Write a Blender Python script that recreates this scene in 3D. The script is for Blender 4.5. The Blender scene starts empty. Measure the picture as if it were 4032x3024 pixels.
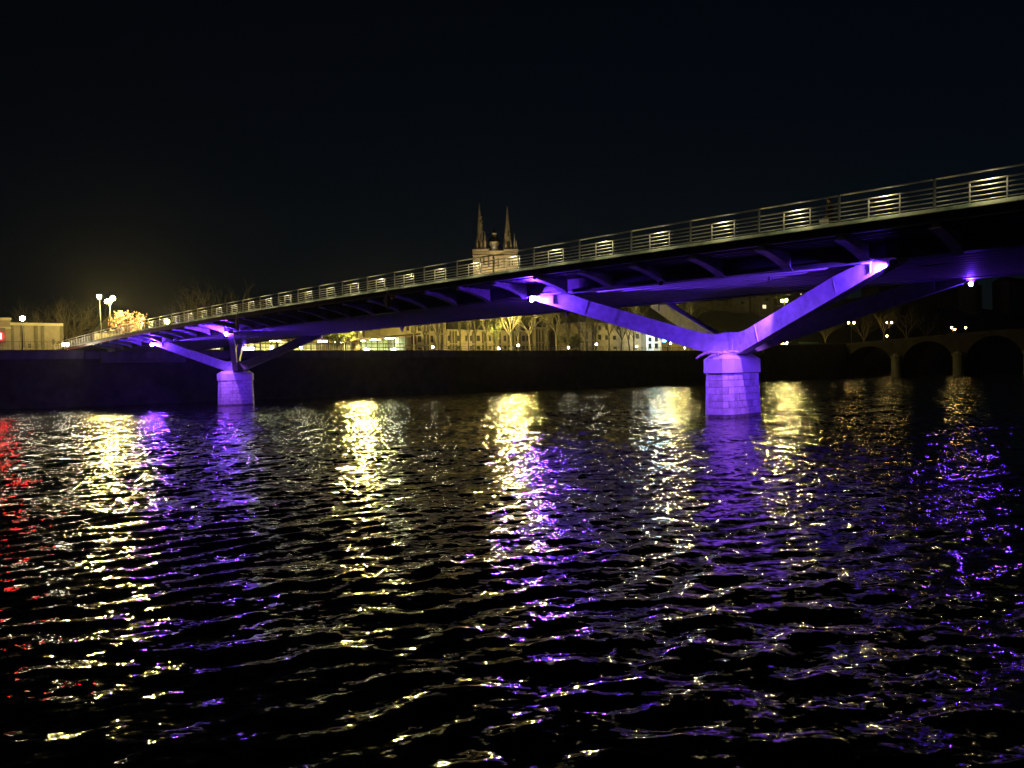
import bpy, bmesh, math, random
import numpy as np
from mathutils import Vector, Matrix, Quaternion

random.seed(7)
rng = np.random.default_rng(7)
sc = bpy.context.scene
COL = sc.collection
R = math.radians

# ------------------------------------------------------------------ camera
F, CX, CY = 2912.0, 2016.0, 1512.0          # focal length and centre of the photo, in photo pixels
PITCH, ROLL, CAMZ = 27.0 / 2912.0, 0.025, 2.53
CAM = Vector((0, 0, CAMZ))
_f = Vector((0, math.cos(PITCH), -math.sin(PITCH)))
_u0 = Vector((0, math.sin(PITCH), math.cos(PITCH)))
_r0 = Vector((1, 0, 0))
_r = _r0 * math.cos(ROLL) - _u0 * math.sin(ROLL)
_u = _u0 * math.cos(ROLL) + _r0 * math.sin(ROLL)
cam = bpy.data.cameras.new("camera")
cam.lens, cam.sensor_width, cam.clip_start, cam.clip_end = 36.0 * F / 4032.0, 36.0, 0.1, 5000
camo = bpy.data.objects.new("camera", cam)
COL.objects.link(camo)
camo.matrix_world = Matrix(((_r.x, _u.x, -_f.x, 0), (_r.y, _u.y, -_f.y, 0), (_r.z, _u.z, -_f.z, CAMZ), (0, 0, 0, 1)))
sc.camera = camo

# ------------------------------------------------------------------ night sky, moon-weak sun, exposure
SUN_EL, SUN_ROT = R(9), R(200)
world = bpy.data.worlds.new("World")
sc.world = world
world.use_nodes = True
wn = world.node_tree
wn.nodes.clear()
sky = wn.nodes.new("ShaderNodeTexSky")
sky.sky_type = 'NISHITA'
sky.sun_disc = False
sky.sun_elevation, sky.sun_rotation = SUN_EL, SUN_ROT
sky.air_density, sky.dust_density, sky.ozone_density = 1.0, 1.0, 4.0
bg = wn.nodes.new("ShaderNodeBackground")
bg.inputs['Strength'].default_value = 0.0011
wo = wn.nodes.new("ShaderNodeOutputWorld")
wn.links.new(sky.outputs[0], bg.inputs[0])
wn.links.new(bg.outputs[0], wo.inputs[0])
sun = bpy.data.lights.new("moonlight", 'SUN')
sun.energy, sun.angle, sun.color = 0.002, R(0.5), (0.8, 0.85, 1.0)
suno = bpy.data.objects.new("moonlight", sun)
COL.objects.link(suno)
suno.rotation_euler = (R(90) - SUN_EL, 0, R(180) - SUN_ROT)
sc.view_settings.view_transform = 'Standard'
sc.view_settings.look = 'None'
sc.view_settings.exposure = 0.0
sc.view_settings.gamma = 1.0
sc.view_settings.use_curve_mapping = False
sc.cycles.use_denoising = True
sc.cycles.max_bounces = 6
sc.cycles.diffuse_bounces = 2
sc.cycles.glossy_bounces = 3
sc.cycles.transmission_bounces = 4
sc.cycles.sample_clamp_indirect = 6.0
sc.cycles.use_light_tree = True


# ------------------------------------------------------------------ helpers
def ray(x, y):
    return _f + _r * ((x - CX) / F) + _u * ((CY - y) / F)


def wp(x, y, Y):
    """photo pixel -> world point at forward distance Y"""
    d = ray(x, y)
    return CAM + d * (Y / d.y)


QA, QB = Vector((-66.6, 96.2, 0)), Vector((91.8, 210.8, 0))     # water line of the far quay
QU = (QB - QA).normalized()
QN = Vector((-QU.y, QU.x, 0))                                   # away from the river
QTOP = 7.75                                                     # top of the quay above the water


def qpt(s, d, z=0.0):
    return QA + QU * s + QN * d + Vector((0, 0, z))


def onq(x, y, d):
    """photo pixel -> world point d metres behind the quay edge"""
    r = ray(x, y)
    o = QA + QN * d
    det = r.x * QU.y - r.y * QU.x
    t = (o.x * QU.y - o.y * QU.x) / det
    return CAM + r * t


def qs(x, d, y=1376):
    p = onq(x, y, d)
    return (p - QA).dot(QU)


MATS = {}


def mat(name, col, rough=0.6, metal=0.0, var=0.15, scale=3.0, col2=None, bump=0.0, detail=6.0):
    if name in MATS:
        return MATS[name]
    m = bpy.data.materials.new(name)
    m.use_nodes = True
    nt = m.node_tree
    b = nt.nodes['Principled BSDF']
    b.inputs['Roughness'].default_value = rough
    b.inputs['Metallic'].default_value = metal
    tc = nt.nodes.new('ShaderNodeTexCoord')
    nz = nt.nodes.new('ShaderNodeTexNoise')
    nz.inputs['Scale'].default_value = scale
    nz.inputs['Detail'].default_value = detail
    nz.inputs['Roughness'].default_value = 0.6
    nt.links.new(tc.outputs['Object'], nz.inputs['Vector'])
    cr = nt.nodes.new('ShaderNodeValToRGB')
    c2 = col2 or tuple(c * (1 - 2 * var) for c in col)
    c1 = col if col2 else tuple(min(1, c * (1 + var)) for c in col)
    cr.color_ramp.elements[0].position, cr.color_ramp.elements[1].position = 0.32, 0.68
    cr.color_ramp.elements[0].color = (*c2, 1)
    cr.color_ramp.elements[1].color = (*c1, 1)
    nt.links.new(nz.outputs['Fac'], cr.inputs['Fac'])
    nt.links.new(cr.outputs['Color'], b.inputs['Base Color'])
    if bump:
        bp = nt.nodes.new('ShaderNodeBump')
        bp.inputs['Strength'].default_value = bump
        bp.inputs['Distance'].default_value = 0.02
        nt.links.new(nz.outputs['Fac'], bp.inputs['Height'])
        nt.links.new(bp.outputs['Normal'], b.inputs['Normal'])
    MATS[name] = m
    return m


def emi(name, col, strength):
    if name in MATS:
        return MATS[name]
    m = bpy.data.materials.new(name)
    m.use_nodes = True
    nt = m.node_tree
    nt.nodes.clear()
    e = nt.nodes.new('ShaderNodeEmission')
    e.inputs['Color'].default_value = (*col, 1)
    e.inputs['Strength'].default_value = strength
    o = nt.nodes.new('ShaderNodeOutputMaterial')
    nt.links.new(e.outputs[0], o.inputs[0])
    MATS[name] = m
    return m


def glass(name, tint=(0.85, 0.95, 0.9)):
    if name in MATS:
        return MATS[name]
    m = bpy.data.materials.new(name)
    m.use_nodes = True
    nt = m.node_tree
    nt.nodes.clear()
    t = nt.nodes.new('ShaderNodeBsdfTransparent')
    t.inputs[0].default_value = (*tint, 1)
    g = nt.nodes.new('ShaderNodeBsdfGlossy')
    g.inputs['Roughness'].default_value = 0.08
    mx = nt.nodes.new('ShaderNodeMixShader')
    fr = nt.nodes.new('ShaderNodeFresnel')
    fr.inputs[0].default_value = 1.45
    nt.links.new(fr.outputs[0], mx.inputs[0])
    nt.links.new(t.outputs[0], mx.inputs[1])
    nt.links.new(g.outputs[0], mx.inputs[2])
    o = nt.nodes.new('ShaderNodeOutputMaterial')
    nt.links.new(mx.outputs[0], o.inputs[0])
    MATS[name] = m
    return m


class MB:
    """collects simple solids, then links them as one mesh object"""

    def __init__(self):
        self.v, self.f = [], []

    def add(self, vs, fs):
        n = len(self.v)
        self.v += [Vector(p) for p in vs]
        self.f += [tuple(i + n for i in f) for f in fs]
        return self

    def hexa(self, p):          # 8 points: bottom 4 (ccw), top 4
        return self.add(p, [(3, 2, 1, 0), (4, 5, 6, 7), (0, 1, 5, 4), (1, 2, 6, 5), (2, 3, 7, 6), (3, 0, 4, 7)])

    def box(self, c, ax, ay, az, sx, sy, sz):
        c = Vector(c)
        X, Y, Z = ax * (sx / 2), ay * (sy / 2), az * (sz / 2)
        return self.hexa([c - X - Y - Z, c + X - Y - Z, c + X + Y - Z, c - X + Y - Z,
                          c - X - Y + Z, c + X - Y + Z, c + X + Y + Z, c - X + Y + Z])

    def b(self, x0, x1, y0, y1, z0, z1):
        return self.hexa([(x0, y0, z0), (x1, y0, z0), (x1, y1, z0), (x0, y1, z0), (x0, y0, z1), (x1, y0, z1), (x1, y1, z1), (x0, y1, z1)])

    def prism(self, poly, d0, d1, fn):
        """poly in 2D, swept between d0 and d1; fn(a, b, d) -> point"""
        n = len(poly)
        vs = [fn(a, b, d0) for a, b in poly] + [fn(a, b, d1) for a, b in poly]
        fs = [tuple(range(n - 1, -1, -1)), tuple(range(n, 2 * n))]
        fs += [(i, (i + 1) % n, n + (i + 1) % n, n + i) for i in range(n)]
        return self.add(vs, fs)

    def tube(self, p0, p1, r0, r1=None, n=6, caps=True):
        p0, p1 = Vector(p0), Vector(p1)
        r1 = r0 if r1 is None else r1
        d = (p1 - p0)
        if d.length < 1e-6:
            return self
        q = d.to_track_quat('Z', 'Y')
        vs = []
        for p, r in ((p0, r0), (p1, r1)):
            for i in range(n):
                a = 2 * math.pi * i / n
                vs.append(p + q @ Vector((math.cos(a) * r, math.sin(a) * r, 0)))
        fs = [(i, (i + 1) % n, n + (i + 1) % n, n + i) for i in range(n)]
        if caps:
            fs += [tuple(range(n - 1, -1, -1)), tuple(range(n, 2 * n))]
        return self.add(vs, fs)

    def lathe(self, prof, c=(0, 0, 0), n=12):
        """prof: list of (r, z)"""
        c = Vector(c)
        vs, fs = [], []
        for r, z in prof:
            for i in range(n):
                a = 2 * math.pi * i / n
                vs.append(c + Vector((math.cos(a) * r, math.sin(a) * r, z)))
        for j in range(len(prof) - 1):
            for i in range(n):
                fs.append((j * n + i, j * n + (i + 1) % n, (j + 1) * n + (i + 1) % n, (j + 1) * n + i))
        fs += [tuple(range(n - 1, -1, -1)), tuple(range((len(prof) - 1) * n, len(prof) * n))]
        return self.add(vs, fs)

    def ball(self, c, r, n=10, m=6, sz=1.0):
        prof = [(max(1e-3, r * math.sin(math.pi * j / m)), -r * sz * math.cos(math.pi * j / m)) for j in range(m + 1)]
        return self.lathe(prof, c, n)

    def mesh(self, name, m, org=Vector((0, 0, 0)), smooth=False):
        me = bpy.data.meshes.new(name)
        me.from_pydata([tuple(p - org) for p in self.v], [], self.f)
        if m:
            me.materials.append(m)
        if smooth:
            me.shade_smooth()
        me.update()
        return me

    def build(self, name, m, parent=None, smooth=False, label=None, kind=None):
        org = parent_loc(parent) if parent else Vector((0, 0, 0))
        return link(name, self.mesh(name, m, org, smooth), parent, label=label, kind=kind)


def parent_loc(o):
    p = Vector(o.location)
    while o.parent:
        o = o.parent
        p += Vector(o.location)
    return p


def link(name, me, parent=None, loc=None, label=None, kind=None):
    o = bpy.data.objects.new(name, me)
    COL.objects.link(o)
    if parent:
        o.parent = parent
    if loc is not None:
        o.location = loc
    if label:
        o['label'] = label
    if kind:
        o['kind'] = kind
    return o


def tag(o, label, cat, group=None):
    o['label'], o['category'] = label, cat
    if group:
        o['group'] = group
    return o


def thing(name, label, cat, loc=(0, 0, 0), group=None):
    o = link(name, None, loc=loc)
    return tag(o, label, cat, group)


def lightobj(name, typ, loc, energy, col, radius=0.1, parent=None, aim=None, **kw):
    l = bpy.data.lights.new(name, typ)
    l.energy, l.color = energy, col
    if typ in ('POINT', 'SPOT'):
        l.shadow_soft_size = radius
    for k, v in kw.items():
        setattr(l, k, v)
    o = bpy.data.objects.new(name, l)
    COL.objects.link(o)
    loc = Vector(loc)
    if parent:
        o.parent = parent
        o.location = loc - parent_loc(parent)
    else:
        o.location = loc
    if aim is not None:
        o.rotation_mode = 'QUATERNION'
        o.rotation_quaternion = (Vector(aim) - loc).to_track_quat('-Z', 'Y')
    return o


XA, YA, ZA = Vector((1, 0, 0)), Vector((0, 1, 0)), Vector((0, 0, 1))

# ------------------------------------------------------------------ materials
M_steel = mat('painted_steel', (0.42, 0.42, 0.44), 0.5, 0.0, 0.16, 2.6, bump=0.25, detail=9)
M_seam = mat('weld_seam', (0.20, 0.20, 0.22), 0.6, 0, 0.2, 6)
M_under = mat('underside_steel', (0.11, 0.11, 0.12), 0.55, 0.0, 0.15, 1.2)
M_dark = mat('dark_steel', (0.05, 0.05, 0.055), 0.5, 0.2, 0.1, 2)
M_rail = mat('railing_steel', (0.60, 0.58, 0.52), 0.35, 0.3, 0.12, 6)
M_kerb = mat('stained_kerb', (0.33, 0.35, 0.26), 0.8, 0, 0.1, 1.1, col2=(0.05, 0.09, 0.07), detail=3)
M_stone = mat('pale_pier_stone', (0.42, 0.40, 0.37), 0.85, 0, 0.16, 3.5, bump=0.5)
STONES = [M_stone, mat('pale_pier_stone_b', (0.35, 0.33, 0.30), 0.85, 0, 0.2, 2.5, bump=0.6), mat('pale_pier_stone_c', (0.47, 0.45, 0.42), 0.85, 0, 0.12, 3, bump=0.4), M_stone]
M_wet = mat('wet_stained_stone', (0.17, 0.16, 0.12), 0.5, 0, 0.3, 4, col2=(0.06, 0.065, 0.04), bump=0.5)
M_joint = mat('dark_joint', (0.12, 0.11, 0.10), 0.9)
M_cap = mat('smooth_concrete', (0.40, 0.39, 0.37), 0.75, 0, 0.08, 1.5)
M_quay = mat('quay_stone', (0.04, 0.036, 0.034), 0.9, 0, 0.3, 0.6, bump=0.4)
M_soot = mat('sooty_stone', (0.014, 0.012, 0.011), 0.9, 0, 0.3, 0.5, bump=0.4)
M_soot.node_tree.nodes['Principled BSDF'].inputs['Specular IOR Level'].default_value = 0.05
M_quaytop = mat('quay_coping', (0.13, 0.12, 0.11), 0.85, 0, 0.2, 1.0)
M_ground = mat('bank_paving', (0.12, 0.11, 0.10), 0.9, 0, 0.2, 0.5)
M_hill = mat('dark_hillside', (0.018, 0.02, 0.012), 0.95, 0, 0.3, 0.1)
M_cream = mat('cream_render', (0.32, 0.265, 0.18), 0.9, 0, 0.12, 0.8)
M_cream2 = mat('worn_tuffeau', (0.27, 0.23, 0.165), 0.9, 0, 0.2, 0.7)
M_trimst = mat('stone_trim', (0.24, 0.21, 0.15), 0.85, 0, 0.1, 1.2)
M_slate = mat('slate_roof', (0.02, 0.02, 0.024), 0.6, 0, 0.2, 2.0)
M_frame = mat('dark_window_frame', (0.07, 0.06, 0.05), 0.7, 0, 0.1, 2)
M_pil = mat('shade_toned_pilaster', (0.07, 0.058, 0.04), 0.9, 0, 0.15, 1)  # dark colour stands for shadow lines and downpipes at the pilaster edges
M_inside = mat('pavilion_inside_wall', (0.70, 0.66, 0.38), 0.9, 0, 0.1, 0.6)
M_pane = mat('dark_window', (0.03, 0.035, 0.04), 0.1, 0, 0.1, 1)
M_white = mat('white_render', (0.62, 0.66, 0.70), 0.85, 0, 0.06, 1)
M_pink = mat('pinkish_render', (0.13, 0.108, 0.09), 0.9, 0, 0.1, 1)
M_wood = mat('timber_cladding', (0.30, 0.14, 0.06), 0.7, 0, 0.2, 2)
M_bark = mat('plane_bark', (0.11, 0.095, 0.062), 0.9, 0, 0.25, 4)
M_bark2 = mat('dark_bark', (0.10, 0.08, 0.06), 0.9, 0, 0.25, 4)
M_cath = mat('cathedral_stone', (0.42, 0.37, 0.28), 0.9, 0, 0.18, 0.35)
M_black = mat('black_enamel', (0.02, 0.02, 0.022), 0.4, 0, 0.1, 2)
M_leafy = mat('yellow_green_leaf', (0.10, 0.12, 0.03), 0.8, 0, 0.3, 2)
M_leafp = mat('pink_blossom_leaf', (0.30, 0.15, 0.11), 0.8, 0, 0.3, 2)
M_leafd = mat('dark_leaf', (0.05, 0.055, 0.03), 0.9, 0, 0.3, 1)
M_red = mat('red_board', (0.15, 0.03, 0.022), 0.6, 0, 0.1, 2)
M_wht = mat('white_board', (0.80, 0.76, 0.62), 0.5, 0, 0.08, 2)

E_warm = emi('warm_lamp', (1.0, 0.79, 0.19), 4600)
E_warm_r = emi('warm_lamp_right', (1.0, 0.79, 0.20), 2700)
E_warm_s = emi('warm_small_lamp', (1.0, 0.86, 0.55), 330)
E_amber = emi('amber_lamp', (1.0, 0.66, 0.18), 85)
E_white = emi('white_lamp', (1.0, 0.92, 0.68), 160)
E_red = emi('red_lamp', (1.0, 0.02, 0.02), 700)
E_orange = emi('orange_beacon', (1.0, 0.45, 0.05), 120)
E_sign = emi('white_sign_light', (0.85, 1.0, 0.97), 9)
E_win = emi('lit_window', (1.0, 0.80, 0.45), 1.6)
E_winw = emi('lit_window_white', (0.95, 1.0, 0.85), 2.0)
E_ceil = emi('ceiling_light', (1.0, 0.90, 0.42), 75)
E_ceilg = emi('ceiling_light_green', (0.80, 1.0, 0.62), 75)
E_purple = emi('purple_floodlight', (0.15, 0.03, 1.0), 4500)
E_purple_far = emi('purple_floodlight_far', (0.15, 0.035, 1.0), 900)
E_purple_dim = emi('purple_floodlight_dim', (0.42, 0.10, 1.0), 8)
PURPLE = (0.14, 0.038, 1.0)
PIERLIGHT = (0.42, 0.13, 1.0)
WARM = (1.0, 0.86, 0.42)

# ------------------------------------------------------------------ bridge line (fitted to the railing posts of the photo)
LP = 3.4                                       # length of a railing panel
T0, T1 = R(43.172), R(0.10487)
POSTS = [(3684.3, 836.5), (3293.6, 891.4), (2983, 937.1), (2717.6, 974.3), (2486, 1009.5), (2284, 1037), (2105, 1062.4), (1936.5, 1086),
         (1795.7, 1106.7), (1668, 1124.8), (1551.8, 1141), (1445.3, 1156.8), (1348, 1171.4), (1256.5, 1186.4), (1173, 1198), (1096, 1210.7),
         (1023, 1222.4), (955, 1234.6), (892.3, 1244), (833, 1254.4), (778.3, 1264.2), (722.3, 1274), (673.7, 1283), (627.5, 1291), (583.8, 1297.8),
         (540.6, 1307), (501.8, 1315), (462.4, 1326), (430.5, 1329), (396, 1341), (364, 1345)]
K0, KN = -6, 36


def _rail_raw(k):
    n = int(math.floor(k)) if k > 0 else 0
    x, y = 4.5366, 7.884
    for i in range(n):
        x -= math.sin(T0 + T1 * i)
        y += math.cos(T0 + T1 * i)
    fr = k - n
    x -= math.sin(T0 + T1 * n) * fr
    y += math.cos(T0 + T1 * n) * fr
    return x * LP, y * LP


_ks = np.arange(len(POSTS))
_dx, _zz = [], []
for i, (px, py) in enumerate(POSTS):
    X, Y = _rail_raw(i)
    p = wp(px, py, Y)
    _dx.append(p.x - X)
    _zz.append(p.z)
_pdx = np.polyfit(_ks, _dx, 4)
_pz = np.polyfit(_ks, _zz, 3)


def ze(k):
    """height of the deck edge (underside of the kerb)"""
    if k < 0:
        s = np.polyval(_pz, 0.5) - np.polyval(_pz, -0.0)
        return float(np.polyval(_pz, 0) + k * 2 * s * 0.9)
    if k > 30:
        s = np.polyval(_pz, 30) - np.polyval(_pz, 29)
        return float(np.polyval(_pz, 30) + (k - 30) * s * 1.3)
    return float(np.polyval(_pz, k))


def bdir(k):
    t = T0 + T1 * (k - 0.5)
    return Vector((-math.sin(t), math.cos(t), 0)), Vector((math.cos(t), math.sin(t), 0))


def bp(k, o, z):
    """point on the bridge: k panels along, o metres in from the near edge, world height z"""
    X, Y = _rail_raw(k)
    kc = min(30, max(0, k))
    X += float(np.polyval(_pdx, kc))
    n = bdir(k)[1]
    return Vector((X + n.x * o, Y + n.y * o, z))


def sweep(mb, prof, k0, k1, step=1.0):
    """closed profile of (o, dz) swept along the bridge; dz is relative to the deck edge"""
    ks = list(np.arange(k0, k1 + 1e-6, step))
    n = len(prof)
    vs, fs = [], []
    for k in ks:
        z = ze(k)
        vs += [bp(k, o, z + dz) for o, dz in prof]
    for j in range(len(ks) - 1):
        for i in range(n):
            fs.append((j * n + i, j * n + (i + 1) % n, (j + 1) * n + (i + 1) % n, (j + 1) * n + i))
    fs += [tuple(range(n - 1, -1, -1)), tuple(range((len(ks) - 1) * n, len(ks) * n))]
    return mb.add(vs, fs)


OG0, OG1, DG = 2.95, 14.1, -1.12          # girder edges (metres in) and its depth under the deck edge
WDECK = 17.0

# ================================================================== SETTING
def wave_field(x, y, res):
    """height of the river surface: short wind waves, long crests running towards the far quay"""
    r = np.random.default_rng(3)
    h = np.zeros_like(x)
    lost = np.zeros_like(x)
    main = math.atan2(0.66, -0.75)
    wind = math.radians(103)
    comps = []
    for i in range(54):                    # crossing wind ripple
        lam = 0.13 * (8.0 ** r.random())
        comps.append((lam, wind + r.normal(0, 0.42), 0.0152))
    for i in range(14):                    # long-crested wash
        lam = 0.28 + 0.42 * r.random()
        comps.append((lam, main + r.normal(0, 0.15), 0.020))
    for i in range(8):                     # low swell
        lam = 2.0 + 4.5 * r.random()
        comps.append((lam, wind + r.normal(0, 0.5), 0.006))
    for lam, th, sl in comps:
        k = 2 * math.pi / lam
        ph = r.random() * 6.283
        w = np.clip((lam / res - 2.2) / 2.5, 0, 1)
        lost += sl * sl * (1 - w * w)
        h += (sl * 1.41 / k) * w * np.sin(k * (x * math.cos(th) + y * math.sin(th)) + ph)
    g = np.zeros_like(x)                   # gusts and calm patches, a few metres to tens of metres across
    for i in range(9):
        k = 2 * math.pi / (5 * 7 ** r.random())
        th = r.random() * 6.283
        g += np.sin(k * (x * math.cos(th) + y * 0.7 * math.sin(th)) + r.random() * 6.283)
    h *= np.clip(1.05 + 0.24 * g / 2.1, 0.45, 1.5)
    return h, np.sqrt(lost)


def build_water():
    def axis(lo, hi, d0, g):
        out, p = [lo], lo
        while p < hi:
            d = max(d0, g * (p - lo) + d0)
            p += d
            out.append(p)
        return np.array(out)
    ys = axis(2.5, 260, 0.032, 0.0042)
    xr = axis(0, 170, 0.05, 0.0056)
    xs = np.concatenate([-xr[::-1], xr[1:]])
    ys = np.concatenate([np.array([-30.0, -10, -2]), ys, np.array([420.0])])
    xs = np.concatenate([[-420.0, -260.0], xs, [260.0, 420.0]])
    gx, gy = np.meshgrid(xs, ys)
    rx = np.gradient(xs)[None, :].repeat(len(ys), 0)
    ry = np.gradient(ys)[:, None].repeat(len(xs), 1)
    h, lost = wave_field(gx, gy, np.maximum(rx, ry))
    nv = gx.size
    me = bpy.data.meshes.new('water')
    nx, ny = len(xs), len(ys)
    co = np.empty((nv, 3), np.float32)
    co[:, 0], co[:, 1], co[:, 2] = gx.ravel(), gy.ravel(), h.ravel()
    idx = np.arange(nv).reshape(ny, nx)
    q = np.stack([idx[:-1, :-1], idx[:-1, 1:], idx[1:, 1:], idx[1:, :-1]], -1).reshape(-1, 4)
    me.vertices.add(nv)
    me.vertices.foreach_set('co', co.ravel())
    me.loops.add(q.size)
    me.loops.foreach_set('vertex_index', q.ravel().astype(np.int32))
    me.polygons.add(len(q))
    me.polygons.foreach_set('loop_start', np.arange(0, q.size, 4, dtype=np.int32))
    me.polygons.foreach_set('use_smooth', np.ones(len(q), bool))
    me.update()
    me.validate()
    at = me.attributes.new('fine_ripple', 'FLOAT', 'POINT')      # slope of the ripples too small for the mesh
    at.data.foreach_set('value', lost.ravel().astype(np.float32))
    m = bpy.data.materials.new('river_water')
    m.use_nodes = True
    nt = m.node_tree
    N, Lk = nt.nodes, nt.links
    b = N['Principled BSDF']
    b.inputs['Base Color'].default_value = (0.0025, 0.003, 0.0035, 1)
    b.inputs['Roughness'].default_value = 0.06
    b.inputs['IOR'].default_value = 1.333
    geo = N.new('ShaderNodeNewGeometry')

    def slope(scale, stretch, rot, amp, detail, z, side=0.95):
        mp = N.new('ShaderNodeMapping')
        mp.inputs['Rotation'].default_value = (0, 0, rot)
        mp.inputs['Scale'].default_value = (stretch, 1, 1)
        mp.inputs['Location'].default_value = (z, z * 2, z)
        nz = N.new('ShaderNodeTexNoise')
        nz.inputs['Scale'].default_value = scale
        nz.inputs['Detail'].default_value = detail
        nz.inputs['Roughness'].default_value = 0.55
        Lk.new(geo.outputs['Position'], mp.inputs['Vector'])
        Lk.new(mp.outputs[0], nz.inputs['Vector'])
        s = N.new('ShaderNodeVectorMath')
        s.operation = 'SUBTRACT'
        s.inputs[1].default_value = (0.5, 0.5, 0.5)
        Lk.new(nz.outputs['Color'], s.inputs[0])
        k = N.new('ShaderNodeVectorMath')
        k.operation = 'MULTIPLY'
        k.inputs[1].default_value = (amp * side, amp, 0)
        Lk.new(s.outputs[0], k.inputs[0])
        return k
    a = slope(5.0, 0.5, R(-18), 0.62, 2.0, 3.1)
    c = slope(14.0, 0.55, R(10), 0.66, 2.0, 7.7)
    d = slope(0.7, 0.5, R(-45), 0.22, 1.0, 1.3)
    e = slope(0.7, 4.0, R(0), 6.0, 3.0, 5.9, 1.6)
    fa = N.new('ShaderNodeAttribute')
    fa.attribute_name = 'fine_ripple'
    es = N.new('ShaderNodeVectorMath'); es.operation = 'SCALE'
    Lk.new(e.outputs[0], es.inputs[0]); Lk.new(fa.outputs['Fac'], es.inputs['Scale'])
    ad0 = N.new('ShaderNodeVectorMath'); ad0.operation = 'ADD'
    Lk.new(es.outputs[0], ad0.inputs[0]); Lk.new(a.outputs[0], ad0.inputs[1])
    a = ad0
    ad = N.new('ShaderNodeVectorMath'); ad.operation = 'ADD'
    Lk.new(a.outputs[0], ad.inputs[0]); Lk.new(c.outputs[0], ad.inputs[1])
    ad2 = N.new('ShaderNodeVectorMath'); ad2.operation = 'ADD'
    Lk.new(ad.outputs[0], ad2.inputs[0]); Lk.new(d.outputs[0], ad2.inputs[1])
    # gusts: rougher and calmer patches
    gn = N.new('ShaderNodeTexNoise')
    gn.inputs['Scale'].default_value = 0.16
    gn.inputs['Detail'].default_value = 2
    Lk.new(geo.outputs['Position'], gn.inputs['Vector'])
    gr = N.new('ShaderNodeMapRange')
    gr.inputs['From Min'].default_value, gr.inputs['From Max'].default_value = 0.35, 0.65
    gr.inputs['To Min'].default_value, gr.inputs['To Max'].default_value = 0.55, 1.25
    Lk.new(gn.outputs['Fac'], gr.inputs['Value'])
    sc_ = N.new('ShaderNodeVectorMath'); sc_.operation = 'SCALE'
    Lk.new(ad2.outputs[0], sc_.inputs[0]); Lk.new(gr.outputs[0], sc_.inputs['Scale'])
    an = N.new('ShaderNodeVectorMath'); an.operation = 'ADD'
    Lk.new(geo.outputs['Normal'], an.inputs[0]); Lk.new(sc_.outputs[0], an.inputs[1])
    nn = N.new('ShaderNodeVectorMath'); nn.operation = 'NORMALIZE'
    Lk.new(an.outputs[0], nn.inputs[0])
    Lk.new(nn.outputs[0], b.inputs['Normal'])
    me.materials.append(m)
    o = link('water', me, kind='structure')
    return o


build_water()

# far bank ground behind the quay, rising gently, with the cathedral hill and the wooded hillside on the right
mb = MB()
mb.hexa([qpt(-260, 0.6, -2), qpt(330, 0.6, -2), qpt(330, 900, -2), qpt(-260, 900, -2),
         qpt(-260, 0.6, QTOP - 0.02), qpt(330, 0.6, QTOP - 0.02), qpt(330, 900, QTOP - 0.02), qpt(-260, 900, QTOP - 0.02)])
mb.build('ground', M_ground, kind='structure')
mb = MB()
mb.b(-120, 120, -60, 0.8, -2, 1.05)
mb.build('near_bank', M_ground, kind='structure')


def hill(name, cx, cy, rx, ry, h, rot):
    n, m = 28, 10
    vs, fs = [], []
    r = random.Random(5)
    for j in range(m + 1):
        t = j / m
        z = QTOP - 0.3 + h * (0.5 + 0.5 * math.cos(math.pi * t))
        for i in range(n):
            a = 2 * math.pi * i / n
            w = 1 + 0.08 * math.sin(3 * a + 1) + 0.05 * r.random()
            x, y = rx * t * w * math.cos(a), ry * t * w * math.sin(a)
            vs.append((cx + x * math.cos(rot) - y * math.sin(rot), cy + x * math.sin(rot) + y * math.cos(rot), z))
    for j in range(m):
        for i in range(n):
            fs.append((j * n + i, j * n + (i + 1) % n, (j + 1) * n + (i + 1) % n, (j + 1) * n + i))
    MB().add(vs, fs).build(name, M_hill, smooth=True, kind='structure')


_ct = wp(1950, 1020, 520)
hill('hill', _ct.x, _ct.y + 20, 190, 150, 32, 0)
rr_ = random.Random(4)
sl0, sl1 = qs(2690, 30) - 28, qs(4032, 30) + 150
vs, fs = [], []
NI, NJ = 40, 14
for j in range(NJ):
    dd = 20 + j * 13.0
    zz = QTOP + min(34, max(0.0, (dd - 20) * 0.42)) if j else QTOP - 1
    for i in range(NI):
        s_ = sl0 + (sl1 - sl0) * i / (NI - 1)
        e_ = min(1.0, i / 6)
        vs.append(qpt(s_, dd + rr_.uniform(-2, 2), QTOP - 1 + (zz - QTOP + 1) * e_ + rr_.uniform(-.8, .8)))
for j in range(NJ - 1):
    for i in range(NI - 1):
        fs.append((j * NI + i, j * NI + i + 1, (j + 1) * NI + i + 1, (j + 1) * NI + i))
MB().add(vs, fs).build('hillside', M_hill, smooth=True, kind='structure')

# ================================================================== FAR QUAY
qw = thing('quay_wall', 'long dark stone quay wall along the far side of the river', 'quay wall', qpt(80, 0, 0))
S0, S1 = -200.0, qs(3010, 0)
mb = MB()
mb.hexa([qpt(S0, 0, -2), qpt(S1, 0, -2), qpt(S1, 1.2, -2), qpt(S0, 1.2, -2), qpt(S0, 0.25, QTOP - 1.25), qpt(S1, 0.25, QTOP - 1.25), qpt(S1, 1.2, QTOP - 1.25), qpt(S0, 1.2, QTOP - 1.25)])
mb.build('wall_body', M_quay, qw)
PW = 1.9                                    # parapet panels along the top, one mesh shared by all
pm = MB()
pm.b(-PW / 2 + 0.03, PW / 2 - 0.03, 0.10, 0.75, -1.24, -0.16)
pme = None
cm_ = MB()
cm_.b(-PW / 2 + 0.012, PW / 2 - 0.012, 0.02, 0.85, -0.15, 0.0)
qang = math.atan2(QU.y, QU.x)
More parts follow.
